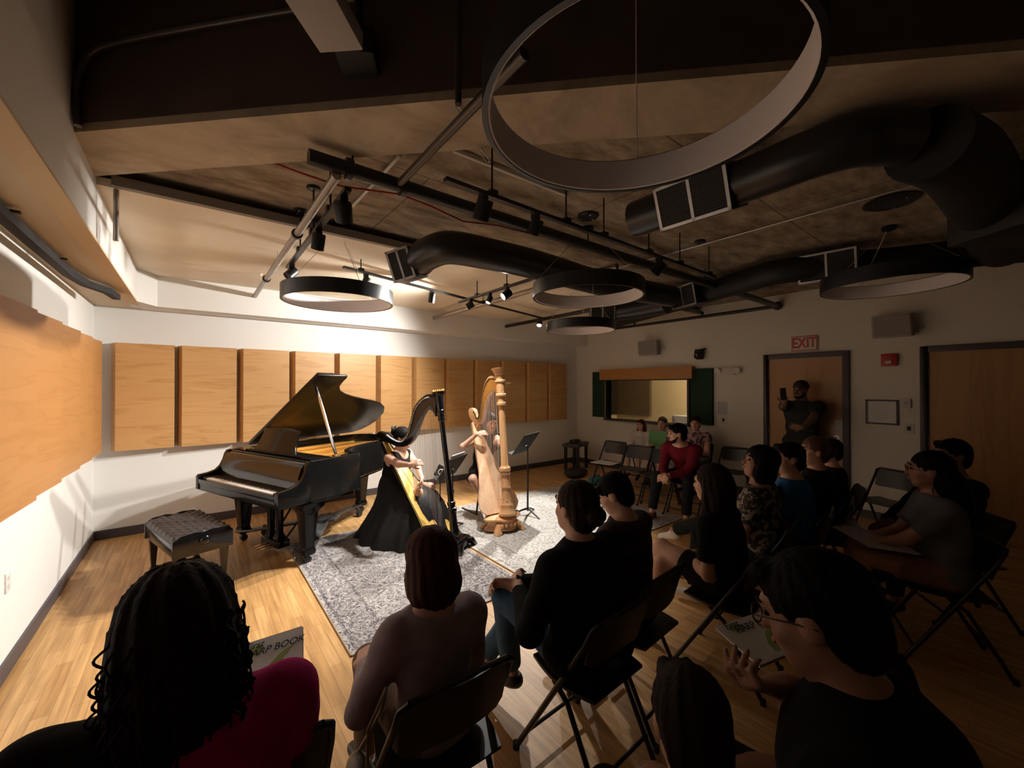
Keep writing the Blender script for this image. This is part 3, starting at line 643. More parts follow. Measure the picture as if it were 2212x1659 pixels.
# box unit at the top edge
e = empty('ceiling_unit', uz(705, 60, 3.30), 0, 'pale grey slab unit under the dark ceiling at the top edge', 'ceiling unit')
a, b = uz(738, 92, 3.0) - e.location, uz(664, -34, 3.0) - e.location
MB().bar(a, b, .17, .07).build('slab_panel', M['grey_box'], e, bevel=.004)
e = empty('ceiling_projector', uz(775, 140, 3.1), 0, 'black box unit hanging beside the pale slab at the top', 'projector')
MB().box((0, 0, .04), (.16, .2, .12), Matrix.Rotation(R(-30), 3, 'Z')).build('unit_case', M['black_matte'], e, bevel=.01)
MB().tube([(0, 0, .1), (0, 0, .48)], .02, 8).build('mount_pole', M['black'], e)
# cable turnbuckles near the big ring
for (q1, q2, lab) in (((985, 225), (1002, 250), 'small pale hanging hook at the beam edge'), ((1036, 322), (1056, 350), 'small pale hanging hook above the long track')):
    p = uz(*q1, 2.93); q = uz(*q2, 2.93); e = empty('hanger_hook', p, 0, lab, 'hook')
    m = MB(); d = q - p; s = d.cross(Vector((0, 0, 1))).normalized() * .008
    m.tube([s, d * .5 + s * 1.4, d + s, d - s, d * .5 - s * 1.4, -s, s], .004, 6); m.build('hook_loop', M['white_plastic'], e)

# ---------------------------------------------------------------- smooth solid modeller for bodies, hair and clothes
def _rot(zv, fv=None):
    z = Vector(zv).normalized(); f = Vector(fv) if fv is not None else Vector((0, 1, 0))
    f = f - z * f.dot(z)
    if f.length < 1e-3: f = Vector((1, 0, 0)) - z * z.x
    f.normalize(); x = f.cross(z)
    return np.array([list(x), list(f), list(z)])
class SDF:
    def __init__(s, k=.03): s.p = []; s.k = k
    def cap(s, a, b, ra, rb=None, k=None, op='+', flat=0):
        s.p.append(('c', np.array(a, float), np.array(b, float), ra, ra if rb is None else rb, k or s.k, op, flat)); return s
    def ell(s, c, r, rot=None, k=None, op='+'):
        r = (r, r, r) if isinstance(r, (int, float)) else r
        s.p.append(('e', np.array(c, float), np.array(r, float), np.eye(3) if rot is None else rot, 0., k or s.k, op, 0)); return s
    def cut(s, c, n, rad, k=.004):      # remove everything beyond a plane within a radius
        s.p.append(('h', np.array(c, float), np.array(Vector(n).normalized(), float), rad, 0, k, '-', 0)); return s
    def copy(s, grow=0., only=None):
        o = SDF(s.k)
        for q in s.p:
            q = list(q)
            if q[6] == '+' and q[0] == 'c': q[3] += grow; q[4] += grow
            elif q[6] == '+' and q[0] == 'e': q[2] = q[2] + grow
            o.p.append(tuple(q))
        return o
    def mesh(s, name, h, mats, parent=None, noise=None, smooth=1):
        lo = np.array([1e9] * 3); hi = -lo
        for t, a, b, ra, rb, k, op, fl in s.p:
            if op != '+': continue
            if t == 'c': r = max(ra, rb); lo = np.minimum(lo, np.minimum(a, b) - r); hi = np.maximum(hi, np.maximum(a, b) + r)
            else: r = b.max(); lo = np.minimum(lo, a - r); hi = np.maximum(hi, a + r)
        lo -= 3 * h + .012; hi += 3 * h + .012
        n = np.ceil((hi - lo) / h).astype(int) + 1
        F = np.full(n, 1., np.float32); ax = [lo[i] + h * np.arange(n[i]) for i in range(3)]
        for t, a, b, ra, rb, k, op, fl in s.p:
            mg = k * 1.2 + 2 * h + .02
            if t == 'c': r = max(ra, rb); l2 = np.minimum(a, b) - r - mg; h2 = np.maximum(a, b) + r + mg
            elif t == 'e': r = b.max(); l2 = a - r - mg; h2 = a + r + mg
            else: l2 = a - ra; h2 = a + ra
            i0 = np.clip(np.floor((l2 - lo) / h).astype(int), 0, n); i1 = np.clip(np.ceil((h2 - lo) / h).astype(int) + 1, 0, n)
            if (i1 <= i0).any(): continue
            sl = tuple(slice(i0[j], i1[j]) for j in range(3))
            X = ax[0][sl[0]][:, None, None]; Y = ax[1][sl[1]][None, :, None]; Z = ax[2][sl[2]][None, None, :]
            if t == 'c':
                ba = b - a; L2 = max(ba @ ba, 1e-9)
                tt = ((X - a[0]) * ba[0] + (Y - a[1]) * ba[1] + (Z - a[2]) * ba[2]) / L2
                tc = np.clip(tt, 0, 1)
                d = np.sqrt((X - a[0] - tc * ba[0]) ** 2 + (Y - a[1] - tc * ba[1]) ** 2 + (Z - a[2] - tc * ba[2]) ** 2) - (ra + (rb - ra) * tc)
                if fl: d = np.maximum(d, (tt - 1) * math.sqrt(L2))
            elif t == 'e':
                Rm = ra
                px = (X - a[0]) * Rm[0, 0] + (Y - a[1]) * Rm[0, 1] + (Z - a[2]) * Rm[0, 2]
                py = (X - a[0]) * Rm[1, 0] + (Y - a[1]) * Rm[1, 1] + (Z - a[2]) * Rm[1, 2]
                pz = (X - a[0]) * Rm[2, 0] + (Y - a[1]) * Rm[2, 1] + (Z - a[2]) * Rm[2, 2]
                k0 = np.sqrt((px / b[0]) ** 2 + (py / b[1]) ** 2 + (pz / b[2]) ** 2) + 1e-9
                k1 = np.sqrt((px / b[0] ** 2) ** 2 + (py / b[1] ** 2) ** 2 + (pz / b[2] ** 2) ** 2) + 1e-9
                d = k0 * (k0 - 1) / k1
            else:
                rr = np.sqrt((X - a[0]) ** 2 + (Y - a[1]) ** 2 + (Z - a[2]) ** 2) - ra
                d = np.maximum(-((X - a[0]) * b[0] + (Y - a[1]) * b[1] + (Z - a[2]) * b[2]), rr)
            A = F[sl]
            if op == '+':
                hh = np.clip(.5 + .5 * (A - d) / k, 0, 1); F[sl] = A * (1 - hh) + d * hh - k * hh * (1 - hh)
            else:
                d = -d; hh = np.clip(.5 - .5 * (A - d) / k, 0, 1); F[sl] = A * (1 - hh) + d * hh + k * hh * (1 - hh)
        if noise is not None: F += noise(ax[0][:, None, None], ax[1][None, :, None], ax[2][None, None, :]).astype(np.float32)
        F[0] = F[-1] = 1; F[:, 0] = F[:, -1] = 1; F[:, :, 0] = F[:, :, -1] = 1
        ins = F < 0; nc = n - 1
        S = np.zeros((*nc, 3), np.float32); C = np.zeros(nc, np.int16); quads = []
        G = []
        for axi in range(3):
            s0 = [slice(None)] * 3; s1 = [slice(None)] * 3; s0[axi] = slice(0, -1); s1[axi] = slice(1, None)
            cr = ins[tuple(s0)] != ins[tuple(s1)]
            idx = np.argwhere(cr)
            if not len(idx): return None
            f0 = F[tuple(s0)][cr]; f1 = F[tuple(s1)][cr]; t_ = f0 / (f0 - f1)
            P_ = idx.astype(np.float32); P_[:, axi] += t_
            o1, o2 = [(1, 2), (2, 0), (0, 1)][axi]; cells = []
            for du, dv in ((0, 0), (-1, 0), (-1, -1), (0, -1)):
                c = idx.copy(); c[:, o1] += du; c[:, o2] += dv; cells.append(c)
                np.add.at(S, (c[:, 0], c[:, 1], c[:, 2]), P_); np.add.at(C, (c[:, 0], c[:, 1], c[:, 2]), 1)
            G.append((cells, f0 < 0))
        occ = C > 0; ids = np.full(nc, -1, np.int64); ids[occ] = np.arange(occ.sum())
        V = S[occ] / C[occ][:, None] * h + lo
        for cells, sgn in G:
            q = np.stack([ids[c[:, 0], c[:, 1], c[:, 2]] for c in cells], 1); q[~sgn] = q[~sgn][:, ::-1]; quads.append(q)
        Q = np.concatenate(quads)
        # relax a little
        for _ in range(smooth):
            acc = np.zeros_like(V); cnt = np.zeros(len(V))
            for i in range(4):
                j = (i + 1) % 4; np.add.at(acc, Q[:, i], V[Q[:, j]]); np.add.at(acc, Q[:, j], V[Q[:, i]]); np.add.at(cnt, Q[:, i], 1); np.add.at(cnt, Q[:, j], 1)
            V = V * .5 + acc / cnt[:, None] * .5
        me = bpy.data.meshes.new(name); me.vertices.add(len(V)); me.vertices.foreach_set('co', V.astype(np.float32).ravel())
        me.loops.add(len(Q) * 4); me.loops.foreach_set('vertex_index', Q.astype(np.int32).ravel())
        me.polygons.add(len(Q)); me.polygons.foreach_set('loop_start', np.arange(0, len(Q) * 4, 4, dtype=np.int32))
        me.update(calc_edges=True); me.validate()
        me.materials.append(mats); me.shade_smooth()
        o = bpy.data.objects.new(name, me); COL.objects.link(o)
        if parent is not None: o.parent = parent
        return o

def cloth(name, col, **k):
    k.setdefault('rough', .9); k.setdefault('var', .15); k.setdefault('vscale', 14); k.setdefault('spec', .12); k.setdefault('bump', .18); k.setdefault('bscale', 26)
    return mat(name, col, **k)
SK = {'light': mat('skin_light', (.62, .36, .26), .5, var=.05), 'mid': mat('skin_tan', (.36, .18, .12), .5, var=.05), 'dark': mat('skin_brown', (.20, .10, .065), .5, var=.05)}
HR = {'black': mat('hair_black', (.006, .005, .005), .6, spec=.08, bump=.3, bscale=120, stretch=(1, 1, .15)), 'brown': mat('hair_brown', (.020, .010, .007), .6, spec=.1, bump=.3, bscale=120, stretch=(1, 1, .15)),
      'red': mat('hair_dark_red', (.05, .012, .009), .6, spec=.1, bump=.3, bscale=120, stretch=(1, 1, .15)), 'auburn': mat('hair_auburn', (.09, .036, .018), .45, bump=.5, bscale=120, stretch=(1, 1, .15))}
EYE = mat('eye_dark', (.03, .02, .015), .15); LIP = mat('lip', (.45, .13, .11), .5)
LAST = {}
def dr(a): return Vector((0, math.sin(R(a)), math.cos(R(a))))
def ik(a, c, l1, l2, pole):
    a = Vector(a); c = Vector(c); d = c - a; D = d.length
    if D > (l1 + l2) * .995: c = a + d.normalized() * (l1 + l2) * .995; d = c - a; D = d.length
    x = (l1 * l1 - l2 * l2 + D * D) / (2 * D); y = math.sqrt(max(l1 * l1 - x * x, 0)); u = d / D; p = Vector(pole); p = (p - u * p.dot(u)).normalized()
    return a + u * x + p * y, c

def person(label, hxy, ztop, phi, S=1., lean=6, hyaw=0, hpitch=0, sex='f', skin='light', hair=('short', 'black'), wide=1., hands=None, curl=(.6, .6), palm=(None, None), hdir=(None, None),
           top=None, sleeves='long', bottom=None, legs='sit', shoes=None, pose='sit', vox=.010, face=True, knees=None, feet=None, glasses=None, poles=None, group=None, hipw=1., dress=None, twist=0, hroll=0, collar=.012, beard=False, dark_layer=None):
    # local frame: +Y ahead, +X right
    phi_ = R(phi - 90)
    hz = (.45 + .085 * S) if pose == 'sit' else .90 * S
    T = 1.
    for _ in range(12):
        pel = Vector((0, 0, hz)); wa = pel + dr(lean * .4) * .17 * S * T; ch = wa + dr(lean) * .18 * S * T; nb = ch + dr(lean * 1.1) * .155 * S * T
        nt = nb + dr(lean * .8 - hpitch * .25) * .085 * S
        f = Vector((-math.sin(R(hyaw)) * math.cos(R(hpitch)), math.cos(R(hyaw)) * math.cos(R(hpitch)), math.sin(R(hpitch))))
        r = f.cross(Vector((0, 0, 1))).normalized(); u = r.cross(f)
        if hroll: rm = Matrix.Rotation(R(hroll), 3, f); r = rm @ r; u = rm @ u
        hc = nt + u * .075 * S + f * .018 * S
        crown = hc.z + .125 * S
        T += (ztop - crown) / (.5 * S)
    T = max(.6, min(T, 1.35))
    rz = Matrix.Rotation(phi_, 3, 'Z'); base = Vector((hxy[0], hxy[1], 0)) - rz @ Vector((hc.x, hc.y, 0))
    root = empty('person', base, phi_, label, 'person', group)
    inv = rz.inverted()
    toL = lambda p: inv @ (Vector(p) - base)
    Hm = np.array([list(r), list(f), list(u)])
    H = lambda x, y, z: hc + (r * x + f * y + u * z) * S
    m_ = 1.08 if sex == 'm' else 1.
    sw = .165 * m_ * S * (wide ** .5)
    sx = Matrix.Rotation(R(twist), 3, 'Z') @ Vector((1, 0, 0))
    # --- torso
    tor = SDF(.05 * S); Wd = wide
    Rt = lambda a: _rot(dr(a))
    tor.ell(pel + Vector((0, -.0, .0)), (.165 * S * Wd * hipw, .125 * S * Wd, .115 * S), Rt(lean * .2))
    tor.ell(wa + dr(lean) * .01, (.135 * S * Wd, .105 * S * Wd, .15 * S * T), Rt(lean * .6))
    tor.ell(ch, (.155 * S * m_ * Wd ** .6, .108 * S * m_ * Wd ** .6, .17 * S * T), Rt(lean))
    sh = nb - dr(lean) * .055 * S
    tor.cap(sh - sx * sw * .86, sh + sx * sw * .86, .052 * S * m_, k=.06 * S)
    tor.cap(nb - dr(lean) * .07 * S, nb + dr(lean) * .01 * S, .075 * S * m_, .055 * S * m_, k=.06 * S)
    if sex == 'f' and S > .8:
        for sgn in (-1, 1): tor.ell(ch + sx * .07 * S * sgn + Matrix.Rotation(R(-lean), 3, 'X') @ Vector((0, .085 * S * Wd ** .5, -.0)), (.062 * S, .055 * S, .06 * S), k=.03 * S)
    # --- limbs
    if poles is None: poles = (None, None)
    UA, FA = .275 * S, .245 * S
    arms = []
    for i, sgn in enumerate((-1, 1)):                      # -1 = left hand side (x<0)
        s_ = sh + sx * sgn * sw
        tgt = hands[i] if hands and hands[i] is not None else None
        if tgt is None: tgt = pel + Vector((sgn * .07 * S, .28 * S, .10 * S))
        elif isinstance(tgt, tuple) and len(tgt) == 4: tgt = toL(tgt[:3])      # a world point
        else: tgt = Vector(tgt)
        pol = poles[i] if poles[i] is not None else (sgn * .5, -.45, -.8)
        e_, w_ = ik(s_, tgt, UA, FA, pol); arms.append((s_, e_, w_, sgn, i))
    K = SDF(.022 * S)
    body = SDF(.05 * S); body.p += tor.p
    arm_p = []; fore_p = []; hand_p = SDF(.008 * S)
    for s_, e_, w_, sgn, i in arms:
        arm_p.append((s_, e_, .047 * S * m_ * Wd ** .5, .037 * S * m_ * Wd ** .4)); fore_p.append((e_, w_, .037 * S * m_ * Wd ** .4, .024 * S * m_))
        body.cap(s_, e_, .047 * S * m_ * Wd ** .5, .036 * S * m_ * Wd ** .4, k=.04 * S); body.cap(e_, w_, .036 * S * m_ * Wd ** .4, .024 * S * m_, k=.02 * S)
        d = (w_ - e_).normalized()
        if hdir[i] is not None: d = Vector(hdir[i]).normalized()
        pn = Vector(palm[i]) if palm[i] is not None else Vector((-sgn * .6, 0, -1)); pn = (pn - d * pn.dot(d)).normalized(); sd = d.cross(pn) * (-sgn)
        hs = S * m_
        body.ell(w_ + d * .045 * hs, (.038 * hs, .014 * hs, .05 * hs), np.array([list(sd), list(pn), list(d)]), k=.014 * S)
        body.cap(w_ - d * .01, w_ + d * .03 * hs, .023 * hs, .02 * hs, k=.012 * S)
        for j, (off, L_) in enumerate(((.028, .068), (.0095, .076), (-.0095, .071), (-.027, .056))):
            b0 = w_ + d * .082 * hs + sd * off * hs * 1.05; c1 = curl[i] * (.8 + .13 * j); d1 = (d * math.cos(c1) + pn * math.sin(c1)).normalized(); d2 = (d * math.cos(c1 * 2.1) + pn * math.sin(c1 * 2.1)).normalized()
            m1 = b0 + d1 * L_ * .5 * hs; body.cap(b0 - d * .02 * hs, b0, .0095 * hs, k=.008 * S); body.cap(b0, m1, .0092 * hs, .0085 * hs, k=.003); body.cap(m1, m1 + d2 * L_ * .48 * hs, .0084 * hs, .0068 * hs, k=.003)
        tb = w_ + d * .028 * hs + sd * .028 * hs; t1 = tb + (d * .7 + sd * .75 + pn * .35).normalized() * .036 * hs; t2 = t1 + (d * .9 + sd * .25 + pn * .5).normalized() * .032 * hs
        body.cap(tb, t1, .0135 * hs, .0105 * hs, k=.008); body.cap(t1, t2, .010 * hs, .0078 * hs, k=.003)
    # legs
    TH, SHK = .415 * S, .40 * S; legp = []
    for i, sgn in enumerate((-1, 1)):
        hp = pel + Vector((sgn * .085 * S, .0, -.02 * S))
        if pose == 'stand': kn = Vector((sgn * .10 * S, .02, .48 * S)); an = Vector((sgn * .11 * S, -.01, .075 * S))
        else:
            kn = Vector((sgn * .12 * S, .42 * S, hz - .0)); an = Vector((sgn * .12 * S, .42 * S + .02, .075 * S))
        if knees and knees[i] is not None: kn = Vector(knees[i])
        if feet and feet[i] is not None: an = Vector(feet[i])
        d = kn - hp; kn = hp + d.normalized() * TH if pose == 'sit' else kn
        d = an - kn; an = kn + d.normalized() * min(SHK * 1.08, d.length)
        legp.append((hp, kn, an, sgn))
        body.cap(hp, kn, .078 * S * Wd ** .7, .052 * S, k=.04 * S); body.cap(kn, kn + (an - kn) * .4, .052 * S, .05 * S, k=.02 * S); body.cap(kn + (an - kn) * .35, an, .05 * S, .032 * S, k=.02 * S)
        fd = Vector((sgn * .15, 1, 0)).normalized()
        if an.z > .16 * S: fd = (Vector((sgn * .15, 1, -.35))).normalized()
        body.cap(an + Vector((0, 0, -.04 * S)) - fd * .03 * S, an + fd * .13 * S + Vector((0, 0, -.048 * S)), .03 * S, .024 * S, k=.03 * S)
        legp[-1] = (hp, kn, an, sgn, fd)
    # head
    body.cap(nb - dr(lean) * .02, hc - u * .05 * S - f * .012 * S, .052 * S * m_, .050 * S * m_, k=.03 * S)
    hd = SDF(.03 * S)
    hd.ell(H(0, -.012, .032), (.074 * S, .094 * S, .086 * S), Hm, k=.03 * S); hd.ell(H(0, .022, -.028), (.060 * S, .070 * S, .082 * S), Hm, k=.035 * S)
    hd.cap(H(-.026, .045, -.075), H(.026, .045, -.075), .026 * S * m_, k=.03 * S); hd.ell(H(0, .062, -.092), (.022 * S, .018 * S, .017 * S), Hm, k=.02 * S)
    if face:
        hd.cap(H(0, .088, .014), H(0, .108, -.022), .0075 * S, .0125 * S, k=.016 * S); hd.ell(H(0, .104, -.026), (.016 * S, .010 * S, .009 * S), Hm, k=.008)
        for q in (-1, 1):
            hd.ell(H(q * .031, .094, .010), (.018 * S, .012 * S, .011 * S), Hm, k=.014 * S, op='-')
            hd.ell(H(q * .040, .058, -.028), (.022 * S, .022 * S, .02 * S), Hm, k=.02 * S)
        hd.cap(H(-.035, .082, .030), H(.035, .082, .030), .010 * S, k=.02 * S)
        hd.cap(H(-.017, .084, -.052), H(.017, .084, -.052), .0075 * S, k=.01 * S); hd.cap(H(-.014, .083, -.063), H(.014, .083, -.063), .0075 * S, k=.01 * S)
    for q in (-1, 1): hd.ell(H(q * .074, -.006, -.006), (.010 * S, .020 * S, .030 * S), Hm, k=.01 * S)
    body.p += hd.p
    body.mesh('body', vox, SK[skin], root)
    if face:
        for q in (-1, 1):
            MB().ell(H(q * .031, .0815, .010), (.0115 * S, .0115 * S, .0095 * S), 12, 8).build('eye', EYE, root)
        MB().tube([H(-.02, .094, -.057), H(-.008, .0985, -.055), H(.008, .0985, -.055), H(.02, .094, -.057)], [.003 * S, .006 * S, .006 * S, .003 * S], 8).build('lips', LIP, root)
        for q in (-1, 1): MB().tube([H(q * .015, .094, .033), H(q * .032, .094, .038), H(q * .048, .082, .034)], [.003 * S, .0042 * S, .0025 * S], 6).build('eyebrow', HR[hair[1]], root)
    # --- hair
    hk, hcol = hair; A = SDF(.02 * S); hv = max(vox, .008)
    def groove(amp, fr):
        c_ = np.array(H(0, 0, 0)); rr = np.array(r); ff = np.array(f); uu = np.array(u)
        def fn(X, Y, Z):
            a = (X - c_[0]) * rr[0] + (Y - c_[1]) * rr[1] + (Z - c_[2]) * rr[2]; b = (X - c_[0]) * ff[0] + (Y - c_[1]) * ff[1] + (Z - c_[2]) * ff[2]; zz = (X - c_[0]) * uu[0] + (Y - c_[1]) * uu[1] + (Z - c_[2]) * uu[2]
            th = np.arctan2(a, -b); return amp * (np.sin(th * fr + 14 * zz) * .6 + np.sin(th * fr * 2.3 + 3 + 20 * zz) * .4)
        return fn
    if hk != 'none':
        A.ell(H(0, -.020, .036), (.084 * S, .104 * S, .094 * S), Hm); A.ell(H(0, -.055, -.02), (.074 * S, .062 * S, .085 * S), Hm)
        if hk in ('bob', 'bobred'):
            for q in (-1, 1): A.ell(H(q * .066, -.008, -.055), (.034 * S, .062 * S, .085 * S), Hm, k=.03 * S)
            A.ell(H(0, -.062, -.065), (.086 * S, .055 * S, .085 * S), Hm, k=.03 * S); A.ell(H(0, -.01, .05), (.092 * S, .108 * S, .088 * S), Hm)
        if hk in ('long', 'tail_long'):
            for q in (-1, 1): A.cap(H(q * .062, -.01, -.02), H(q * .078, .005, -.20), .034 * S, .028 * S, k=.03 * S)
            A.cap(H(0, -.07, -.02), H(0, -.085, -.30), .07 * S, .05 * S, k=.04 * S); A.cap(H(-.05, -.06, -.05), H(-.06, -.06, -.30), .05 * S, .035 * S); A.cap(H(.05, -.06, -.05), H(.06, -.06, -.30), .05 * S, .035 * S)
        if hk == 'curly':
            A.ell(H(0, -.03, .02), (.105 * S, .12 * S, .115 * S), Hm, k=.04); A.ell(H(0, -.055, -.09), (.120 * S, .105 * S, .14 * S), Hm, k=.05); A.ell(H(0, -.07, -.20), (.115 * S, .09 * S, .09 * S), Hm, k=.05)
        if hk in ('bun', 'highbun'):
            bz = -.01 if hk == 'bun' else .045
            A.ell(H(0, -.125, bz), (.046 * S, .04 * S, .043 * S), Hm, k=.012 * S)
        if hk == 'tail':
            A.ell(H(0, -.12, .0), (.03 * S, .03 * S, .03 * S), Hm); A.cap(H(0, -.13, -.01), H(0, -.15, -.18), .032 * S, .018 * S)
        if hk == 'puff':
            A.ell(H(0, -.09, -.12), (.11 * S, .09 * S, .12 * S), Hm, k=.05); A.ell(H(.02, -.12, -.2), (.09 * S, .08 * S, .09 * S), Hm, k=.05)
        fy = .088 if hk in ('bob', 'beanie', 'boy') else .075
        fh = .05 if hk in ('boy', 'bob') else .038
        A.ell(H(0, .105, -.045), (.064 * S, .085 * S, fh * S + .055 * S), Hm, k=.012 * S, op='-')
        if hk in ('short', 'boy', 'beanie'):
            A.ell(H(0, .052, -.095), (.11 * S, .086 * S, .075 * S), Hm, k=.012 * S, op='-')
            for q in (-1, 1): A.ell(H(q * .085, .004, -.012), (.018 * S, .026 * S, .032 * S), Hm, k=.006, op='-')
        if hk == 'short': A.cap(H(-.03, .07, .088), H(.03, .07, .088), .022 * S)
        if hk == 'boy': A.cap(H(-.045, .066, .05), H(.045, .066, .05), .028 * S, k=.02 * S)
        if hk != 'beanie':
            A.mesh('hair', hv, HR[hcol], root, groove(.004 if hk != 'curly' else .007, 17), 1)
        else:
            B = SDF(.02); B.ell(H(0, -.012, .046), (.086 * S, .104 * S, .090 * S), Hm); B.cut(H(0, .03, .028), -u + f * .1, .3)
            B.mesh('knit_cap', hv, M['black_matte'], root)
        if hk == 'curly' or hk == 'puff':
            rnd = random.Random(3); m = MB()
            for k_ in range(80 if hk == 'curly' else 30):
                a = rnd.uniform(-PI, PI); 
                if abs(a) < .7 and hk == 'curly': a += 1.4
                z0 = rnd.uniform(-.05, .03) if hk == 'curly' else -.1; L_ = rnd.uniform(.16, .30); R0 = .094 + rnd.uniform(0, .026); pts = []
                if hk == 'puff': R0 = .1
                for j in range(46):
                    t = j / 45; rr = R0 + .022 * t + .006 * math.sin(j * .6 + a * 9); pts.append(H(math.sin(a) * rr + .005 * math.cos(j * .6), -.05 * (1 + .0) + math.cos(a) * rr * .85 * (-1 if False else 1) * (1 - .15 * t) - .02, z0 - L_ * t))
                m.tube(pts, [.0028] * 44 + [.002, .001], 5)
            m.build('curls', HR[hcol], root)
    if beard:
        Bd = SDF(.02 * S); Bd.cap(H(-.030, .047, -.078), H(.030, .047, -.078), .030 * S, k=.03 * S); Bd.ell(H(0, .066, -.094), (.028 * S, .022 * S, .022 * S), Hm)
        for q in (-1, 1): Bd.cap(H(q * .052, .035, -.06), H(q * .064, .01, -.03), .014 * S, .008 * S)
        Bd.cap(H(-.022, .094, -.046), H(.022, .094, -.046), .006 * S); Bd.ell(H(0, .104, -.060), (.020 * S, .014 * S, .009 * S), Hm, k=.006, op='-')
        Bd.mesh('beard', .006, HR[hair[1]], root)
    if glasses:
        m = MB()
        for q in (-1, 1):
            m.tube([H(q * .033 + .024 * math.cos(a_ * PI / 6), .104, .008 + .019 * math.sin(a_ * PI / 6)) for a_ in range(13)], .0022, 6, cap=False); m.tube([H(q * .057, .102, .012), H(q * .08, .02, .006), H(q * .082, -.02, -.004)], .002, 6)
        m.tube([H(-.01, .106, .01), H(.01, .106, .01)], .002, 6); m.build('glasses', glasses, root)
    # --- clothes
    g = .011 * S
    if top is not None:
        Sh = tor.copy(g); Sh.k = .05
        for (a, b, ra, rb), (a2, b2, ra2, rb2) in zip(arm_p, fore_p):
            if sleeves == 'none': continue
            if sleeves == 'short': Sh.cap(a, a + (b - a) * .72, ra + g * 1.3, rb + g * 1.9, k=.04 * S, flat=1)
            elif sleeves == 'cap': Sh.cap(a, a + (b - a) * .3, ra + g * 1.1, ra + g * 1.2, k=.04 * S, flat=1)
            else:
                Sh.cap(a, b, ra + g * 1.2, rb + g * 1.2, k=.04 * S); Sh.cap(b, a2 + (b2 - a2) * (.93 if sleeves == 'long' else .55), rb + g * 1.2, rb2 + g * 1.1, k=.02 * S, flat=1)
        Sh.cut(nb + dr(lean) * collar * S, dr(lean - 8), .13 * S, .006)
        if sleeves == 'none':
            for s_, e_, w_, sgn, i in arms: Sh.cut(s_ + sx * sgn * -.012 * S, sx * sgn, .12 * S, .008)
            Sh.ell(nb + Vector((0, .05 * S, .0)), (.085 * S, .08 * S, .09 * S), k=.01, op='-')
        rnd = random.Random(hash(label) & 255); q0, q1, q2 = rnd.uniform(0, 6), rnd.uniform(0, 6), rnd.uniform(0, 6)
        wr = lambda X, Y, Z: .0028 * (np.sin(30 * X + 11 * Z + q0) * np.sin(23 * Z - 13 * Y + q1) + .7 * np.sin(47 * Z + 17 * X + q2 + 2 * np.sin(9 * Y)))
        Sh.mesh('shirt' if dress is None else 'dress_bodice', hv, top, root, wr)
    if dark_layer is not None:  # black layer over the left shoulder and arm
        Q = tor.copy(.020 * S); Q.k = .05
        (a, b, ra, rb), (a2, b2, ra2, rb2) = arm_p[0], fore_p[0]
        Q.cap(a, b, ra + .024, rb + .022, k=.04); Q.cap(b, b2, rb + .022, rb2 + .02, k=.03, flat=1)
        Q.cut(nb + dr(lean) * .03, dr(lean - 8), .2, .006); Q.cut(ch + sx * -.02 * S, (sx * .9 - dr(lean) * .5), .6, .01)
        Q.mesh('dark_layer', hv, dark_layer, root, lambda X, Y, Z: .003 * np.sin(28 * X + 22 * Z) * np.sin(19 * Y + 9 * Z))
    if bottom is not None and dress is None:
        Tr = SDF(.04 * S)
        Tr.ell(pel, (.165 * S * Wd * hipw + g * .8, .125 * S * Wd + g * .8, .11 * S), Rt(lean * .2))
        for hp, kn, an, sgn, fd in legp:
            if legs == 'shorts': Tr.cap(hp, hp + (kn - hp) * .62, .078 * S * Wd ** .7 + g, .066 * S + g * 1.4, k=.03 * S, flat=1); continue
            if legs == 'skirt': Tr.cap(hp, hp + (kn - hp) * .85, .085 * S * Wd ** .7 + g, .075 * S + g, k=.07 * S, flat=1); continue
            Tr.cap(hp, kn, .078 * S * Wd ** .7 + g, .052 * S + g, k=.03 * S); Tr.cap(kn, kn + (an - kn) * .9, .053 * S + g, .042 * S + g, k=.02 * S, flat=1)
        if legs != 'shorts' or True: Tr.mesh({'shorts': 'shorts', 'skirt': 'skirt'}.get(legs, 'trousers'), hv, bottom, root, lambda X, Y, Z: .002 * np.sin(26 * X + 19 * Z) * np.sin(31 * Y + 9 * X))
    if shoes is not None:
        for hp, kn, an, sgn, fd in legp:
            Q = SDF(.03 * S); Q.cap(an + Vector((0, 0, -.042 * S)) - fd * .035 * S, an + fd * .135 * S + Vector((0, 0, -.046 * S)), .036 * S, .029 * S, k=.03 * S); Q.cap(an + Vector((0, 0, -.03)), an + Vector((0, 0, -.0)), .037 * S)
            Q.cut(an + Vector((0, 0, .0)), (0, 0, 1), .1)
            Q.mesh('shoe', .008, shoes, root)
    LAST.update(base=base, rz=rz, phi=phi)
    return root, toL, dict(hc=hc, nb=nb, pel=pel, arms=arms, legs=legp, H=H, wa=wa, base=base, rz=rz)

# ---------------------------------------------------------------- grand piano
A0 = R(21.7)
pn = empty('grand_piano', (.295, 4.655, 0), A0 - PI / 2, 'black grand piano with raised lid and gold plate', 'piano')
OUT = [(-.745, .30), (.745, .30), (.745, .82), (.738, .85), (.71, .865), (.63, .868), (.53, .885), (.43, .96), (.35, 1.08), (.28, 1.24), (.22, 1.42), (.16, 1.62), (.09, 1.80), (-.02, 1.95), (-.18, 2.06), (-.38, 2.11), (-.56, 2.09), (-.68, 2.01), (-.735, 1.90), (-.745, 1.76)]
def inset(P_, d):
    n = len(P_); out = []
    for i in range(n):
        a = Vector(P_[i - 1]); b = Vector(P_[i]); c = Vector(P_[(i + 1) % n]); e1 = (b - a).normalized(); e2 = (c - b).normalized()
        n1 = Vector((-e1.y, e1.x)); n2 = Vector((-e2.y, e2.x)); nn = (n1 + n2); k = d / max(.35, nn.length_squared / 2); out.append(tuple(b + nn * k * 1.0))
    return out
IN = inset(OUT, .05)
m = MB(); N = len(OUT)
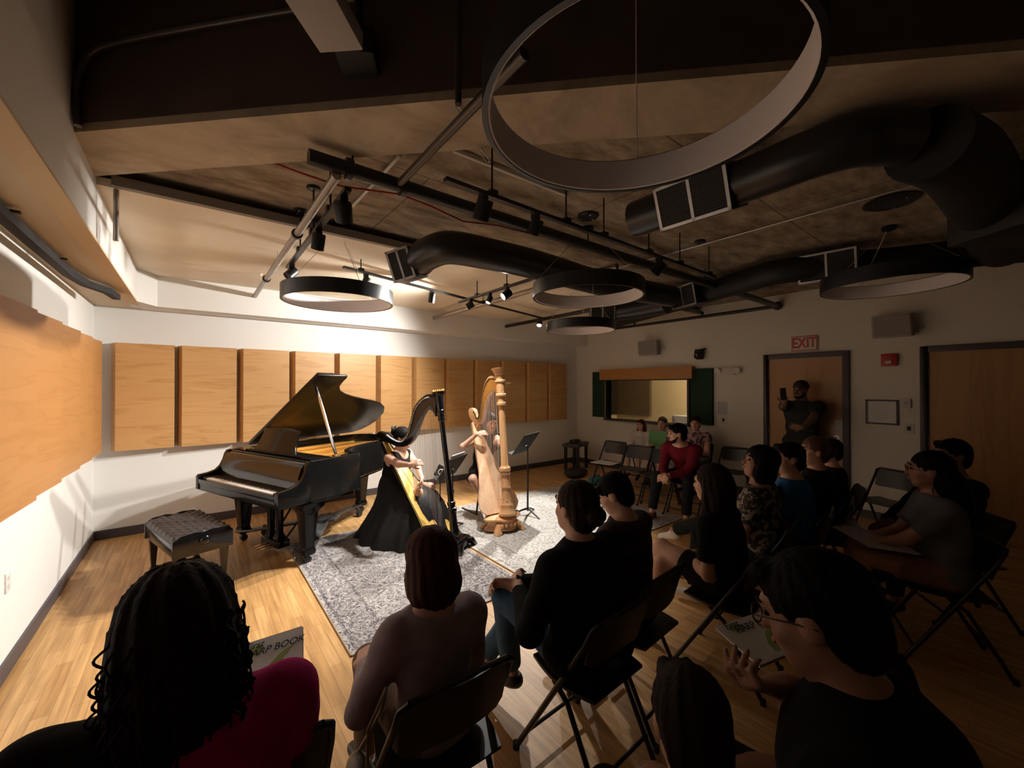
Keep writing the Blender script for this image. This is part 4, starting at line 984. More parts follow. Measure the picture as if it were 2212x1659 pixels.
rings_ = [[Vector((x, y, .62)) for x, y in inset(OUT, .012)], [Vector((x, y, .63)) for x, y in OUT], [Vector((x, y, .995)) for x, y in OUT], [Vector((x, y, 1.0)) for x, y in inset(OUT, .006)], [Vector((x, y, 1.0)) for x, y in inset(OUT, .044)], [Vector((x, y, .995)) for x, y in IN], [Vector((x, y, .86)) for x, y in IN]]
m.loft(rings_, cap=True); m.build('case_rim', M['satin'], pn, ang=30)
GPO = MB().prism([(x, y) for x, y in inset(OUT, .052) if y < 9], (.87, .895)).build('gold_plate', M['gold'], pn)
m = MB()
for k in range(34):
    x = -.62 + k * .036; yl = 1.75 if x < -.1 else max(.9, 1.75 - (x + .1) * 1.35)
    m.bar((x, .56, .93), (x - .06 + .1 * (k / 34), yl - .03, .925), .003, .003)
tag(m.build('piano_strings', M['brass'], pn), kind='stuff')
for (a, b) in (((-.60, .6, .915), (-.55, 1.8, .915)), ((-.25, .58, .915), (-.30, 1.9, .915)), ((.12, .58, .915), (-.05, 1.7, .915)), ((.42, .58, .915), (.30, 1.05, .915))): MB().bar(a, b, .035, .03).build('plate_strut', M['gold'], GPO, bevel=.006)
MB().bx(-.69, .69, .53, .585, .895, .93).build('pin_block', M['gold'], pn, bevel=.004)
m = MB()
for k in range(60): m.bx(-.62 + k * .021, -.612 + k * .021, .66, .69, .93, .965)
tag(m.build('dampers', M['satin'], pn), kind='stuff')
# key end
for s_ in (-1, 1):
    prof = [(0, .625), (0, .755), (.015, .775), (.10, .782), (.17, .80), (.215, .84), (.245, .90), (.262, .96), (.285, .995), (.305, 1.0), (.305, .625)]
    x0, x1 = (.690, .745) if s_ > 0 else (-.745, -.690)
    MB().prism(prof, (x0, x1), lambda u, v, w_: Vector((w_, u, v))).build('key_arm', M['satin'], pn, bevel=.004)
    MB().bx(min(s_ * .613, s_ * .69), max(s_ * .613, s_ * .69), .03, .20, .70, .752).build('key_block', M['satin'], pn, bevel=.004)
MB().bx(-.69, .69, .005, .31, .62, .70).build('keybed', M['satin'], pn, bevel=.004)
MB().bx(-.69, .69, .0, .03, .69, .733).build('key_slip', M['satin'], pn, bevel=.005)
kw = 1.222 / 52; base_w = None
for k in range(52):
    x = -.611 + kw * (k + .5)
    if base_w is None: base_w = MB().bx(-kw / 2 + .0007, kw / 2 - .0007, -.075, .075, -.01, .01).build('white_key', M['ivory'], pn, bevel=.0015); o = base_w
    else: o = base_w.copy(); COL.objects.link(o); o.parent = pn
    o.location = (x, .112, .733)
pat = [0, 1, 3, 4, 5]; base_b = None     # A starts the keyboard
for k in range(51):
    note = (k + 5) % 7
    if note in (2, 6): continue
    x = -.611 + kw * (k + 1)
    if base_b is None: base_b = MB().prism([(-.048, -.006), (-.044, .006), (.048, .006), (.048, -.006)], (-.0055, .0055), lambda u, v, w_: Vector((w_, u, v))).build('black_key', M['gloss'], pn, bevel=.001); o = base_b
    else: o = base_b.copy(); COL.objects.link(o); o.parent = pn
    o.location = (x, .14, .749)
m = MB(); pr_ = [(.186, .745), (.20, .80), (.215, .86), (.235, .92), (.262, .965), (.30, .985), (.32, .985), (.28, .93), (.235, .80), (.225, .745)]
m.prism(pr_, (-.69, .69), lambda u, v, w_: Vector((w_, u, v))); m.build('fallboard', M['gloss'], pn, ang=50)
MB().bx(-.69, .69, .192, .20, .742, .748).build('red_felt', M['red'], pn)
MB().bx(-.69, .69, .30, .50, .97, 1.0).build('music_shelf', M['satin'], pn, bevel=.004)
# music desk
pr_ = [(-.38, 0), (.38, 0), (.345, .05), (.325, .12), (.315, .19), (.33, .235), (.18, .255), (0, .262), (-.18, .255), (-.33, .235), (-.315, .19), (-.325, .12), (-.345, .05)]
th = R(22)
MB().prism(pr_, (-.009, .009), lambda u, v, w_: Vector((u - .02, .40 + v * math.sin(th) + w_ * math.cos(th), 1.01 + v * math.cos(th) - w_ * math.sin(th)))).build('music_desk', M['satin'], pn, bevel=.003)
MB().bx(-.5, .5, .36, .40, 1.0, 1.015).build('desk_ledge', M['satin'], pn, bevel=.003)
# lid
TL = R(31.5)
def lf(s_, y, w_): return Vector((-.745 + s_ * math.cos(TL) - w_ * math.sin(TL), y, 1.015 + s_ * math.sin(TL) + w_ * math.cos(TL)))
lid = [(x + .745, y) for x, y in OUT[2:]]; lid = [(0, .52), (1.50, .52)] + [(min(x + .012, 1.50), y + .01) for x, y in lid]
MB().prism(lid, (0, .02), lf).build('lid', mat('lid_lacquer', (.010, .007, .005), .26, spec=.16), pn, bevel=.004)
MB().prism([(0, .525), (1.49, .525), (1.49, .70), (1.44, .80), (0, .80)], (.021, .040), lf).build('front_flap', M['satin'], pn, bevel=.004)
a = Vector((.70, .60, 1.0)); b = lf(1.28, .62, 0)
m = MB(); m.bar(a, b, .028, .018, (0, 1, 0)); m.build('lid_prop', M['chrome'], pn, bevel=.003)
m = MB(); m.box(a + Vector((0, 0, .0)), (.05, .06, .03)); m.build('prop_hinge', M['brass'], pn)
for y in (.75, 1.3): MB().tube([(-.748, y - .06, 1.01), (-.748, y + .06, 1.01)], .008, 8).build('lid_hinge', M['brass'], pn)
MB().prism([(x, y) for x, y in inset(OUT, .06)], (.585, .622)).build('underside_boards', M['satin'], pn)
for (x, y) in ((.57, .38), (-.57, .38), (-.30, 1.72)):
    m = MB(); yb = y
    def sq(h_, z): return [Vector((x - h_, yb - h_, z)), Vector((x + h_, yb - h_, z)), Vector((x + h_, yb + h_, z)), Vector((x - h_, yb + h_, z))]
    m.loft([sq(.115, .60), sq(.11, .545), sq(.075, .50), sq(.066, .46), sq(.046, .16), sq(.048, .15), sq(.058, .12), sq(.05, .085)]); o = m.build('leg', M['satin'], pn, bevel=.006)
    m = MB(); m.tube([(x - .02, y, .035), (x + .02, y, .035)], .034, 18); m.build('caster', M['black'], o)
    MB().bx(x - .012, x + .012, y - .02, y + .02, .035, .09).build('caster_fork', M['black'], o)
# pedal lyre
for s_ in (-1, 1): MB().loft([[Vector((s_ * .075 + dx, .40 + dy, z)) for dx, dy in ((-q, -q), (q, -q), (q, q), (-q, q))] for q, z in ((.034, .62), (.030, .55), (.026, .20), (.04, .16), (.046, .12))]).build('lyre_post', M['satin'], pn, bevel=.003)
lyb = MB().bx(-.16, .16, .34, .46, .06, .13).build('lyre_box', M['satin'], pn, bevel=.006)
for k in (-1, 0, 1): MB().loft([[Vector((k * .07 + dx, y, .075 + dz)) for dx, dz in ((-w_, -.006), (w_, -.006), (w_, .006), (-w_, .006))] for w_, y in ((.012, .36), (.013, .30), (.02, .25), (.014, .215))]).build('pedal', M['brass'], lyb, bevel=.002)
for s_ in (-1, 1): MB().tube([(s_ * .1, .45, .12), (s_ * .16, .85, .6)], .011, 8).build('lyre_brace', M['black'], pn)
# truck under the piano
tk = empty('piano_dolly', (.295, 4.655, 0), A0 - PI / 2, 'dark grey three-arm steel dolly under the grand piano', 'dolly')
M['dolly'] = mat('dolly_grey', (.10, .105, .11), .35, metal=.4)
hub = Vector((0, .98, .17))
for (x, y) in ((.57, .38), (-.57, .38), (-.30, 1.72)):
    q = Vector((x, y, .10)); d = (q - hub); q2 = q - d.normalized() * .06
    MB().bar(hub, q2, .10, .022).build('dolly_arm', M['dolly'], tk, bevel=.004)
    wv = q - d.normalized() * .20; wv.z = .05; sd = Vector((d.y, -d.x, 0)).normalized()
    m = MB(); m.tube([wv + sd * .085 - sd * .018, wv + sd * .085 + sd * .018], .05, 20); m.build('wheel', M['black_matte'], tk)
    MB().bar(wv + sd * .085 + Vector((0, 0, .03)), wv + Vector((0, 0, .09)), .03, .03).build('wheel_fork', M['dolly'], tk)
MB().lathe([(.15, -.014), (.155, -.01), (.155, .014), (.15, .018)], hub, (0, 0, 1), 6).build('hub_plate', M['dolly'], tk, bevel=.003)
for k in range(6): MB().lathe([(.013, 0), (.013, .008), (.006, .012)], hub + Vector((.09 * math.cos(k * PI / 3), .09 * math.sin(k * PI / 3), .018)), (0, 0, 1), 8).build('bolt', M['chrome'], tk)
# bench: local x = long side
bd = Vector((.37, -.93, 0)).normalized(); BL, BW = .77, .41
bo = Vector((-.035, 4.60, 0)); ba = math.atan2(bd.y, bd.x) - R(6)
bn = empty('piano_bench', bo, ba, 'black tufted leather artist bench beside the piano', 'bench')
NX, NY = 64, 34; vs = []
for j in range(NY + 1):
    for i in range(NX + 1):
        x = (i / NX - .5) * BL; y = (j / NY - .5) * BW
        ex = min(1, (BL / 2 - abs(x)) / .035); ey = min(1, (BW / 2 - abs(y)) / .035)
        edge_ = math.sqrt(max(0, 1 - (1 - max(ex, 0)) ** 2)) * math.sqrt(max(0, 1 - (1 - max(ey, 0)) ** 2))
        dx_, dy_ = .10, .10; g1 = abs(math.sin(PI * (x / dx_ + y / dy_))); g2 = abs(math.sin(PI * (x / dx_ - y / dy_)))
        t_ = (g1 ** .45) * (g2 ** .45)
        vs.append((x, y, .455 + .042 * edge_ * (.45 + .55 * t_)))
m = MB(); fs = [(j * (NX + 1) + i, j * (NX + 1) + i + 1, (j + 1) * (NX + 1) + i + 1, (j + 1) * (NX + 1) + i) for j in range(NY) for i in range(NX)]
m.add(vs, fs)
base_i = len(m.v); rim = [i for i in range(NX + 1)] + [j * (NX + 1) + NX for j in range(1, NY + 1)] + [NY * (NX + 1) + i for i in range(NX - 1, -1, -1)] + [j * (NX + 1) for j in range(NY - 1, 0, -1)]
m.v += [(m.v[i][0], m.v[i][1], .43) for i in rim]; nr = len(rim)
for k in range(nr): m.f.append((rim[k], rim[(k + 1) % nr], base_i + (k + 1) % nr, base_i + k)); m.m.append(0)
m.f.append(tuple(range(base_i, base_i + nr))); m.m.append(0)
m.build('tufted_cushion', M['leather'], bn, ang=80)
m = MB()
for a_ in range(-3, 4):
    for b_ in range(-2, 3):
        for (ox, oy) in ((0, 0), (.05, .05)):
            x, y = a_ * .1 + ox, b_ * .1 + oy
            if abs(x) < BL / 2 - .03 and abs(y) < BW / 2 - .03: m.ell((x, y, .474), (.008, .008, .004), 8, 6)
m.build('buttons', M['leather'], bn)
bev = MB(); bev.bx(-BL / 2, BL / 2, -BW / 2, BW / 2, .33, .437); bev.build('apron', M['gloss'], bn, bevel=.006)
for s_ in (-1, 1):
    pr_ = [(-BW / 2 - .005, .315), (BW / 2 + .005, .315), (BW / 2 + .005, .455), (BW / 2 - .05, .49), (.06, .50), (0, .487), (-.06, .50), (-BW / 2 + .05, .49), (-BW / 2 - .005, .455)]
    epn = MB().prism(pr_, (s_ * (BL / 2 - .0), s_ * (BL / 2 + .018)), lambda u, v, w_: Vector((w_, u, v))).build('end_panel', M['gloss'], bn, bevel=.006)
    MB().lathe([(.012, 0), (.014, .012), (.034, .018), (.036, .03), (.028, .038), (.01, .042)], (s_ * (BL / 2 + .016), 0, .425), (s_, 0, 0), 20).build('height_knob', M['gloss'], epn)
    for t_ in (-1, 1):
        x, y = s_ * (BL / 2 - .045), t_ * (BW / 2 - .045)
        m = MB(); m.loft([[Vector((x + dx, y + dy, z)) for dx, dy in ((-q, -q), (q, -q), (q, q), (-q, q))] for q, z in ((.03, .36), (.03, .32), (.017, .09), (.016, .07), (.024, .045), (.024, .025), (.017, .0))]); m.build('leg', M['gloss'], bn, bevel=.003)
# stand-alone bits near the piano: crank arm seen between bench and piano belongs to the dolly tie bar
MB().tube([(-.57, .30, .12), (-.42, .34, .14), (-.3, .4, .16), (0, .9, .17)], .012, 8).build('tie_bar', M['dolly'], tk)

# ---------------------------------------------------------------- harps
class HarpPlane:
    def __init__(s, B, u): s.B = Vector(B); s.u = Vector(u).normalized(); s.n = Vector((s.u.y, -s.u.x, 0))
    def px(s, x, y):
        r = Vector(ray(x, y)); o = Vector((0, 0, CAM_H)); t = (s.B - o).dot(s.n) / r.dot(s.n); p = o + r * t
        return ((p - s.B).dot(s.u), p.z)
    def L(s, u, z, w=0.): return Vector((w, u, z))     # local: x = n side, y = u, z up
def smooth(pts, k=4):
    P_ = [Vector(p) for p in pts]; out = []
    for i in range(len(P_) - 1):
        p0, p1, p2, p3 = P_[max(i - 1, 0)], P_[i], P_[i + 1], P_[min(i + 2, len(P_) - 1)]
        for j in range(k):
            t = j / k; out.append(.5 * ((2 * p1) + (p2 - p0) * t + (2 * p0 - 5 * p1 + 4 * p2 - p3) * t * t + (3 * p1 - p0 - 3 * p2 + p3) * t ** 3))
    out.append(P_[-1]); return out
def lerp_path(P_, t):
    L_ = [0.]
    for i in range(1, len(P_)): L_.append(L_[-1] + (P_[i] - P_[i - 1]).length)
    s_ = t * L_[-1]
    for i in range(1, len(P_)):
        if s_ <= L_[i] + 1e-9: k = (s_ - L_[i - 1]) / max(L_[i] - L_[i - 1], 1e-9); return P_[i - 1].lerp(P_[i], k)
    return P_[-1]
def harp(label, B, u, col_px, col_r, up_px, lo_px, sb_px, sb_w, mats, box_d, neck_t, carved=False, nstr=44, wscale=1.):
    hp = HarpPlane(B, u); rz = math.atan2(hp.u.y, hp.u.x) - PI / 2      # local +Y along u, local +X = n
    e = empty('concert_harp', B, rz, label, 'harp')
    V2 = lambda q: hp.px(*q)
    up = smooth([(*V2(q), 0) for q in up_px], 3); lo = smooth([(*V2(q), 0) for q in lo_px], 3)
    poly = [(p.x, p.y) for p in up] + [(p.x, p.y) for p in lo]
    fr = lambda a, b, w_: Vector((w_, a, b))
    MB().prism(poly, (-neck_t / 2, neck_t / 2), fr).build('neck', mats['body'], e, bevel=.004, ang=50)
    # brass action plate strip on the neck, both sides
    if mats.get('plate'):
        for s_ in (-1, 1):
            cen = []
            nU, nL = len(up), len(lo)
            top_ = [lerp_path(up, .06 + .62 * k / 16) for k in range(17)]; bot_ = [lerp_path(lo[::-1], .02 + .80 * k / 16) for k in range(17)]
            pl = [(a.lerp(b_, .12)) for a, b_ in zip(top_, bot_)] + [(a.lerp(b_, .90)) for a, b_ in zip(top_, bot_)][::-1]
            MB().prism([(p.x, p.y) for p in pl], (s_ * neck_t / 2, s_ * (neck_t / 2 + .003)), fr).build('action_plate', mats['plate'], e)
    # column
    cp = [Vector((0, *V2(q))) for q in col_px]
    ax0, ax1 = cp[0], cp[-1]; axis = (ax1 - ax0); Lc = axis.length
    prof = [(r_, h_ * Lc) for h_, r_ in col_r]
    if carved:
        MB().lathe(prof, ax0, axis, 40, 0, 0).build('column', mats['column'], e, ang=25)
        m = MB()
        d = axis.normalized(); a1 = Vector((1, 0, 0)); a2 = d.cross(a1).normalized()
        for k in range(9):
            a = 2 * PI * k / 9; q = a1 * math.cos(a) + a2 * math.sin(a); m.tube([ax0 + d * Lc * .335 + q * .034, ax0 + d * Lc * .74 + q * .033], .0055, 6)
        m.build('fluting', mats['column'], e)
        m = MB(); rnd = random.Random(5)
        for (h0, h1, rr, nn) in ((.82, .89, .050, 16), (.91, .955, .053, 12), (.20, .28, .050, 18), (.08, .12, .06, 14)):
            for k in range(nn):
                a = 2 * PI * k * .38; hh = h0 + (h1 - h0) * (k / nn); q = a1 * math.cos(a) + a2 * math.sin(a)
                m.ell(ax0 + d * Lc * hh + q * (rr - .002), (.009, .009, .013), 8, 6)
        m.build('carving', mats['column'], e)
    else:
        MB().lathe(prof, ax0, axis, 28).build('column', mats['column'], e, ang=25)
    if mats.get('crown'):
        m = MB(); d = axis.normalized(); c = ax0 + d * Lc; a1 = Vector((1, 0, 0)); a2 = d.cross(a1).normalized()
        m.lathe([(.058, -.012), (.064, -.006), (.064, .002), (.056, .004)], c, d, 28)
        for k in range(16): a = 2 * PI * k / 16; m.ell(c + (a1 * math.cos(a) + a2 * math.sin(a)) * .058 + d * .010, (.007, .007, .009), 8, 6)
        m.build('crown', mats['crown'], e)
    # soundboard + box
    T_, Bt = [Vector((0, *V2(q))) for q in sb_px]
    ax = (Bt - T_); Ls = ax.length; ad = ax.normalized(); nrm = Vector((0, -ad.z, ad.y))       # toward the strings
    if nrm.y > 0: nrm = -nrm
    K = 26
    def wf(t):
        for i in range(len(sb_w) - 1):
            if t <= sb_w[i + 1][0] + 1e-9: k = (t - sb_w[i][0]) / (sb_w[i + 1][0] - sb_w[i][0]); k = k * k * (3 - 2 * k) * .5 + k * .5; return sb_w[i][1] + (sb_w[i + 1][1] - sb_w[i][1]) * k
        return sb_w[-1][1]
    L_ = [T_ + ax * (i / K) for i in range(K + 1)]
    vs = []
    for i, p in enumerate(L_):
        h_ = wf(i / K); vs += [p + Vector((-h_, 0, 0)) - nrm * .006, p + Vector((h_, 0, 0)) - nrm * .006, p + Vector((h_, 0, 0)), p + Vector((-h_, 0, 0))]
    m = MB(); m.loft([vs[4 * i:4 * i + 4] for i in range(K + 1)]); m.build('soundboard', mats['board'], e, ang=25)
    MB().loft([[p + Vector((s1 * .011, 0, 0)) + nrm * z1 for s1, z1 in ((-1, 0), (1, 0), (.6, .007), (-.6, .007))] for p in L_]).build('string_rib', mats['rib'], e)
    m = MB()
    for s_ in (-1, 1): m.tube([p + Vector((s_ * (wf(i / K) - .006), 0, 0)) + nrm * .001 for i, p in enumerate(L_)], .004, 6)
    m.build('edge_binding', mats['edge'], e)
    rings = []
    for i, p in enumerate(L_):
        t = i / K; hw = min(wf(t), .05 + .15 * t) * .98; dd = box_d[0] + (box_d[1] - box_d[0]) * t; rg = []
        for k in range(13): a = PI * k / 12; rg.append(p - nrm * .006 + Vector((math.cos(a) * hw, 0, 0)) - nrm * math.sin(a) * dd)
        rings.append(rg)
    MB().loft(rings).build('soundbox', mats['box'], e, ang=50)
    # strings
    stb = None; sp = []
    lo_r = lo   # from shoulder toward column
    for k in range(nstr):
        t = (k + .5) / nstr
        p = lerp_path(lo_r, .10 + .86 * t); a = Vector((-neck_t / 2 - .004, p.x, p.y + .012)); b_ = T_ + ax * (.07 + .88 * (t ** 1.02)) + nrm * .006
        sp.append((a, b_))
        mt_ = mats['s_red'] if k % 7 == 2 else (mats['s_blk'] if k % 7 == 5 else mats['s'])
        rr = .0005 + .0005 * t
        d = (b_ - a); o = MB().tube([(0, 0, 0), d], rr * 1.25, 5).build('string', mt_, e); o.location = a
    m = MB()
    for k in range(nstr):
        t = (k + .5) / nstr; p = lerp_path(lo_r, .10 + .86 * t); q = lerp_path(up[::-1], .22 + .72 * t) if False else lerp_path(up[::-1], .2 + .74 * t)
        c = p.lerp(q, .82); m.tube([(-neck_t / 2 + .004, c.x, c.y), (-neck_t / 2 - .014, c.x, c.y)], .0062, 8)
    m.build('tuning_pins', mats['pin'], e)
    # base with feet and pedals
    return e, hp, (T_, Bt, ax, nrm), sp
mb1 = dict(body=M['gloss'], column=M['gloss'], crown=M['brass'], board=M['gold_leaf'], rib=M['harp_wood'], edge=M['satin'], box=M['gloss'], s=M['string'], s_red=M['string_red'], s_blk=M['string_black'], pin=M['ivory'])  # ivory pins: bright metal glints put into the colour
U1 = (-.498, .867, 0); B1 = (2.17, 3.66, 0)
up1 = [(944, 852), (928, 851), (920, 854), (910, 862), (903, 870), (897, 880), (893, 891), (889, 907), (885.5, 920), (881, 936), (874, 947), (865, 952), (853, 948), (842, 940), (834.5, 933.5), (825, 931), (818.5, 934), (815, 940), (818.5, 948), (825, 954)]
lo1 = [(845, 957), (856, 963), (866, 965), (879.6, 964), (890, 957), (899.5, 944), (906, 928), (911, 912), (917, 898), (923, 888), (931, 885), (938, 890), (943, 900)]
colr1 = [(0, .05), (.02, .052), (.05, .046), (.08, .052), (.10, .044), (.16, .038), (.21, .040), (.215, .046), (.235, .046), (.24, .036), (.25, .034), (.255, .041), (.275, .041), (.28, .030), (.3, .029), (.80, .026), (.805, .034), (.825, .034), (.83, .032), (.85, .032), (.855, .040), (.875, .040), (.88, .034), (.90, .038), (.95, .044), (.97, .045), (.985, .060), (1.0, .068)]
colr1 = [(a, b * 1.08) for a, b in colr1]
h1, hp1, sb1, st1 = harp('black harp with gold soundboard, nearest the piano', B1, U1, [(985, 1176), (947, 846)], colr1, up1, lo1, [(833, 953), (962, 1166)], [(0, .05), (.3, .11), (.6, .17), (1, .25)], mb1, (.07, .20), .045)
m = MB(); m.loft([[Vector((x * w_, .02 + y * l_, z)) for x, y in ((-1, -.6), (1, -.6), (1.15, .3), (1, 1), (-1, 1), (-1.15, .3))] for w_, l_, z in ((.15, .15, .03), (.16, .17, .05), (.14, .15, .09), (.12, .14, .12))]); m.build('harp_base', M['gloss'], h1, bevel=.008)
for s_ in (-1, 1):
    for y_ in (-.07, .14): MB().loft([[Vector((s_ * (.10 + d_) + dx, y_ + math.copysign(d_, y_) * .6 + dy, z)) for dx, dy in ((-q, -q), (q, -q), (q, q), (-q, q))] for q, d_, z in ((.03, 0, .10), (.03, .03, .05), (.028, .05, .02), (.02, .06, .0))]).build('foot', M['gloss'], h1, bevel=.006)
for k in range(4): MB().bar((-.07 + k * .045, .17, .07), (-.075 + k * .05, .24, .055), .02, .008).build('pedal', M['brass'], h1)

mb2 = dict(body=M['harp_wood'], column=M['harp_wood'], plate=M['brass'], board=M['harp_board'], rib=M['harp_wood'], edge=M['harp_wood'], box=M['harp_wood'], s=M['string'], s_red=M['string_red'], s_blk=M['string_black'], pin=M['black'])
U2 = (.03, 1, 0); B2 = (2.87, 3.74, 0)
up2 = [(1080, 815), (1067, 813), (1060, 813), (1052, 824), (1046, 843), (1042.5, 862), (1039.5, 884), (1037, 898), (1032, 903), (1027, 886), (1020, 881), (1015.5, 886), (1016, 896), (1020, 905)]
lo2 = [(1028, 916), (1037, 917), (1044, 908), (1048.5, 888), (1053, 869), (1059, 854), (1066, 846), (1073, 846), (1080, 855)]
colr2 = [(0, .085), (.015, .09), (.03, .075), (.05, .065), (.07, .068), (.085, .056), (.12, .052), (.18, .046), (.19, .054), (.20, .050), (.27, .046), (.28, .056), (.29, .050), (.30, .060), (.315, .058), (.325, .044), (.335, .037), (.74, .034), (.745, .050), (.76, .050), (.765, .043), (.80, .043), (.81, .056), (.82, .054), (.825, .046), (.90, .050), (.905, .058), (.915, .058), (.92, .048), (.955, .052), (.96, .060), (.975, .066), (.99, .084), (1.0, .088)]
colr2 = [(a, b * 1.14) for a, b in colr2]
h2, hp2, sb2, st2 = harp('tall pale carved wooden concert harp on the right-hand rug', B2, U2, [(1096, 1112), (1079, 796)], colr2, up2, lo2, [(1026, 912), (1084, 1106)], [(0, .045), (.25, .085), (.5, .135), (.7, .20), (.85, .27), (.94, .285), (1, .21)], mb2, (.08, .20), .05, True)
m = MB()
def br_(r_, z, amp=.1): return [Vector((r_ * 1.05 * math.cos(a) * (1 + amp * math.cos(4 * a)), .10 + r_ * .78 * math.sin(a) * (1 + amp * math.cos(4 * a)), z)) for a in [2 * PI * k / 48 for k in range(48)]]
m.loft([br_(.20, .035), br_(.215, .05), br_(.19, .065), br_(.175, .10), br_(.185, .13), br_(.22, .15), br_(.215, .165), br_(.15, .185)]); m.build('harp_base', M['harp_wood'], h2, ang=50)
for a in (PI * .25, PI * .75, PI * 1.25, PI * 1.75):
    c, s_ = math.cos(a), math.sin(a); MB().loft([[Vector((c * (.17 + d_) + dx, .10 + s_ * (.14 + d_) + dy, z)) for dx, dy in ((-q, -q), (q, -q), (q, q), (-q, q))] for q, d_, z in ((.03, 0, .12), (.032, .03, .07), (.036, .06, .035), (.030, .085, .012), (.018, .09, .0))]).build('foot', M['harp_wood'], h2, bevel=.008)
m = MB()
for k in range(5): m.ell((-.12 + .06 * k, -.062, .10), (.022, .014, .026), 10, 8)
m.build('base_carving', M['harp_wood'], h2)

# ---------------------------------------------------------------- music stands, stools
def music_stand(base, desk_c, w_, h_, yaw, tilt, label, sheet=None):
    e = empty('music_stand', base, 0, label, 'music stand'); base = Vector(base); d = Vector(desk_c) - base
    MB().tube([(0, 0, .06), (0, 0, d.z * .62)], .013, 10).build('lower_tube', M['black'], e)
    MB().tube([(0, 0, d.z * .6), (0, 0, d.z * .95), (d.x * .6, d.y * .6, d.z - .02)], .008, 10).build('upper_tube', M['black'], e)
    MB().lathe([(.018, 0), (.018, .03)], (0, 0, d.z * .6), (0, 0, 1), 14).build('clutch', M['black'], e)
    for k in range(3):
        a = 2 * PI * k / 3 + .5; c, s_ = math.cos(a), math.sin(a)
        MB().tube([(0, 0, .09), (c * .06, s_ * .06, .075), (c * .24, s_ * .24, .012)], [.016, .012, .009], 8).build('leg', M['black'], e)
    rot = Matrix.Rotation(yaw, 3, 'Z') @ Matrix.Rotation(tilt, 3, 'X')        # desk face toward local -Y
    m = MB(); m.box(d, (w_, .006, h_), rot); m.box(d + rot @ Vector((0, -.028, -h_ / 2)), (w_, .06, .005), rot); m.build('desk', M['black_matte'], e, bevel=.002)
    MB().lathe([(.012, 0), (.018, .01), (.010, .02)], d + rot @ Vector((0, .006, -.02)), rot @ Vector((0, 1, 0)), 12).build('tilt_knob', M['chrome'], e)
    if sheet:
        s_ = empty('sheet_music', base + d + rot @ Vector((.0, -.014, 0)), 0, sheet, 'sheet music')
        MB().box((0, 0, .02), (w_ * .7, .008, h_ * 1.05), rot).build('pages', M['paper'], s_)
    return e
DF = Vector((.617, .787, 0)); DR = Vector((.787, -.617, 0))
p = uz(1140, 1113, 0); c = ud(1137, 957, 5.25)
music_stand(p, c, .48, .32, R(205), R(-35), 'black music stand right of the pale harp')
p = uz(985, 1085, 0); c = ud(978, 1008, 4.75)
music_stand(Vector((c.x, c.y, 0)), c, .45, .30, R(212), R(-35), 'low black music stand behind the black harp column', 'white sheet music on the low stand behind the black harp')
e = empty('programme_card', ud(952, 1019, 4.7), 0, 'small black card with a pale ring mark behind the black harp strings', 'card')
rot = Matrix.Rotation(math.atan2(DR.y, DR.x), 3, 'Z') @ Matrix.Rotation(R(28), 3, 'Y')
MB().box((0, 0, 0), (.115, .004, .14), rot).build('card_face', M['black_matte'], e)
m = MB(); m.tube([rot @ Vector((.025 * math.cos(k * PI / 8), -.004, .03 * math.sin(k * PI / 8))) for k in range(17)], .004, 6, cap=False); m.build('ring_mark', M['paper'], e)
MB().tube([(0, .01, -.07), (0, .02, -.74)], .006, 6).build('card_support', M['black'], e)
def stool(loc, lab, z=.50, tilt=0):
    e = empty('padded_stool', loc, 0, lab, 'stool')
    MB().ell((0, 0, z), (.17, .14, .03), 20, 10).build('seat', M['leather'], e)
    m = MB()
    for s_ in (-1, 1): MB().tube([(s_ * .15, -.16, .015), (-s_ * .10, .1, z - .02)], .013, 8).build('cross_leg', M['black'], e); MB().tube([(s_ * .15, -.19, .015), (s_ * .15, .19, .015)] if s_ > 0 else [(-.15, -.19, .015), (-.15, .19, .015)], .012, 8).build('foot_bar', M['black'], e)
    return e

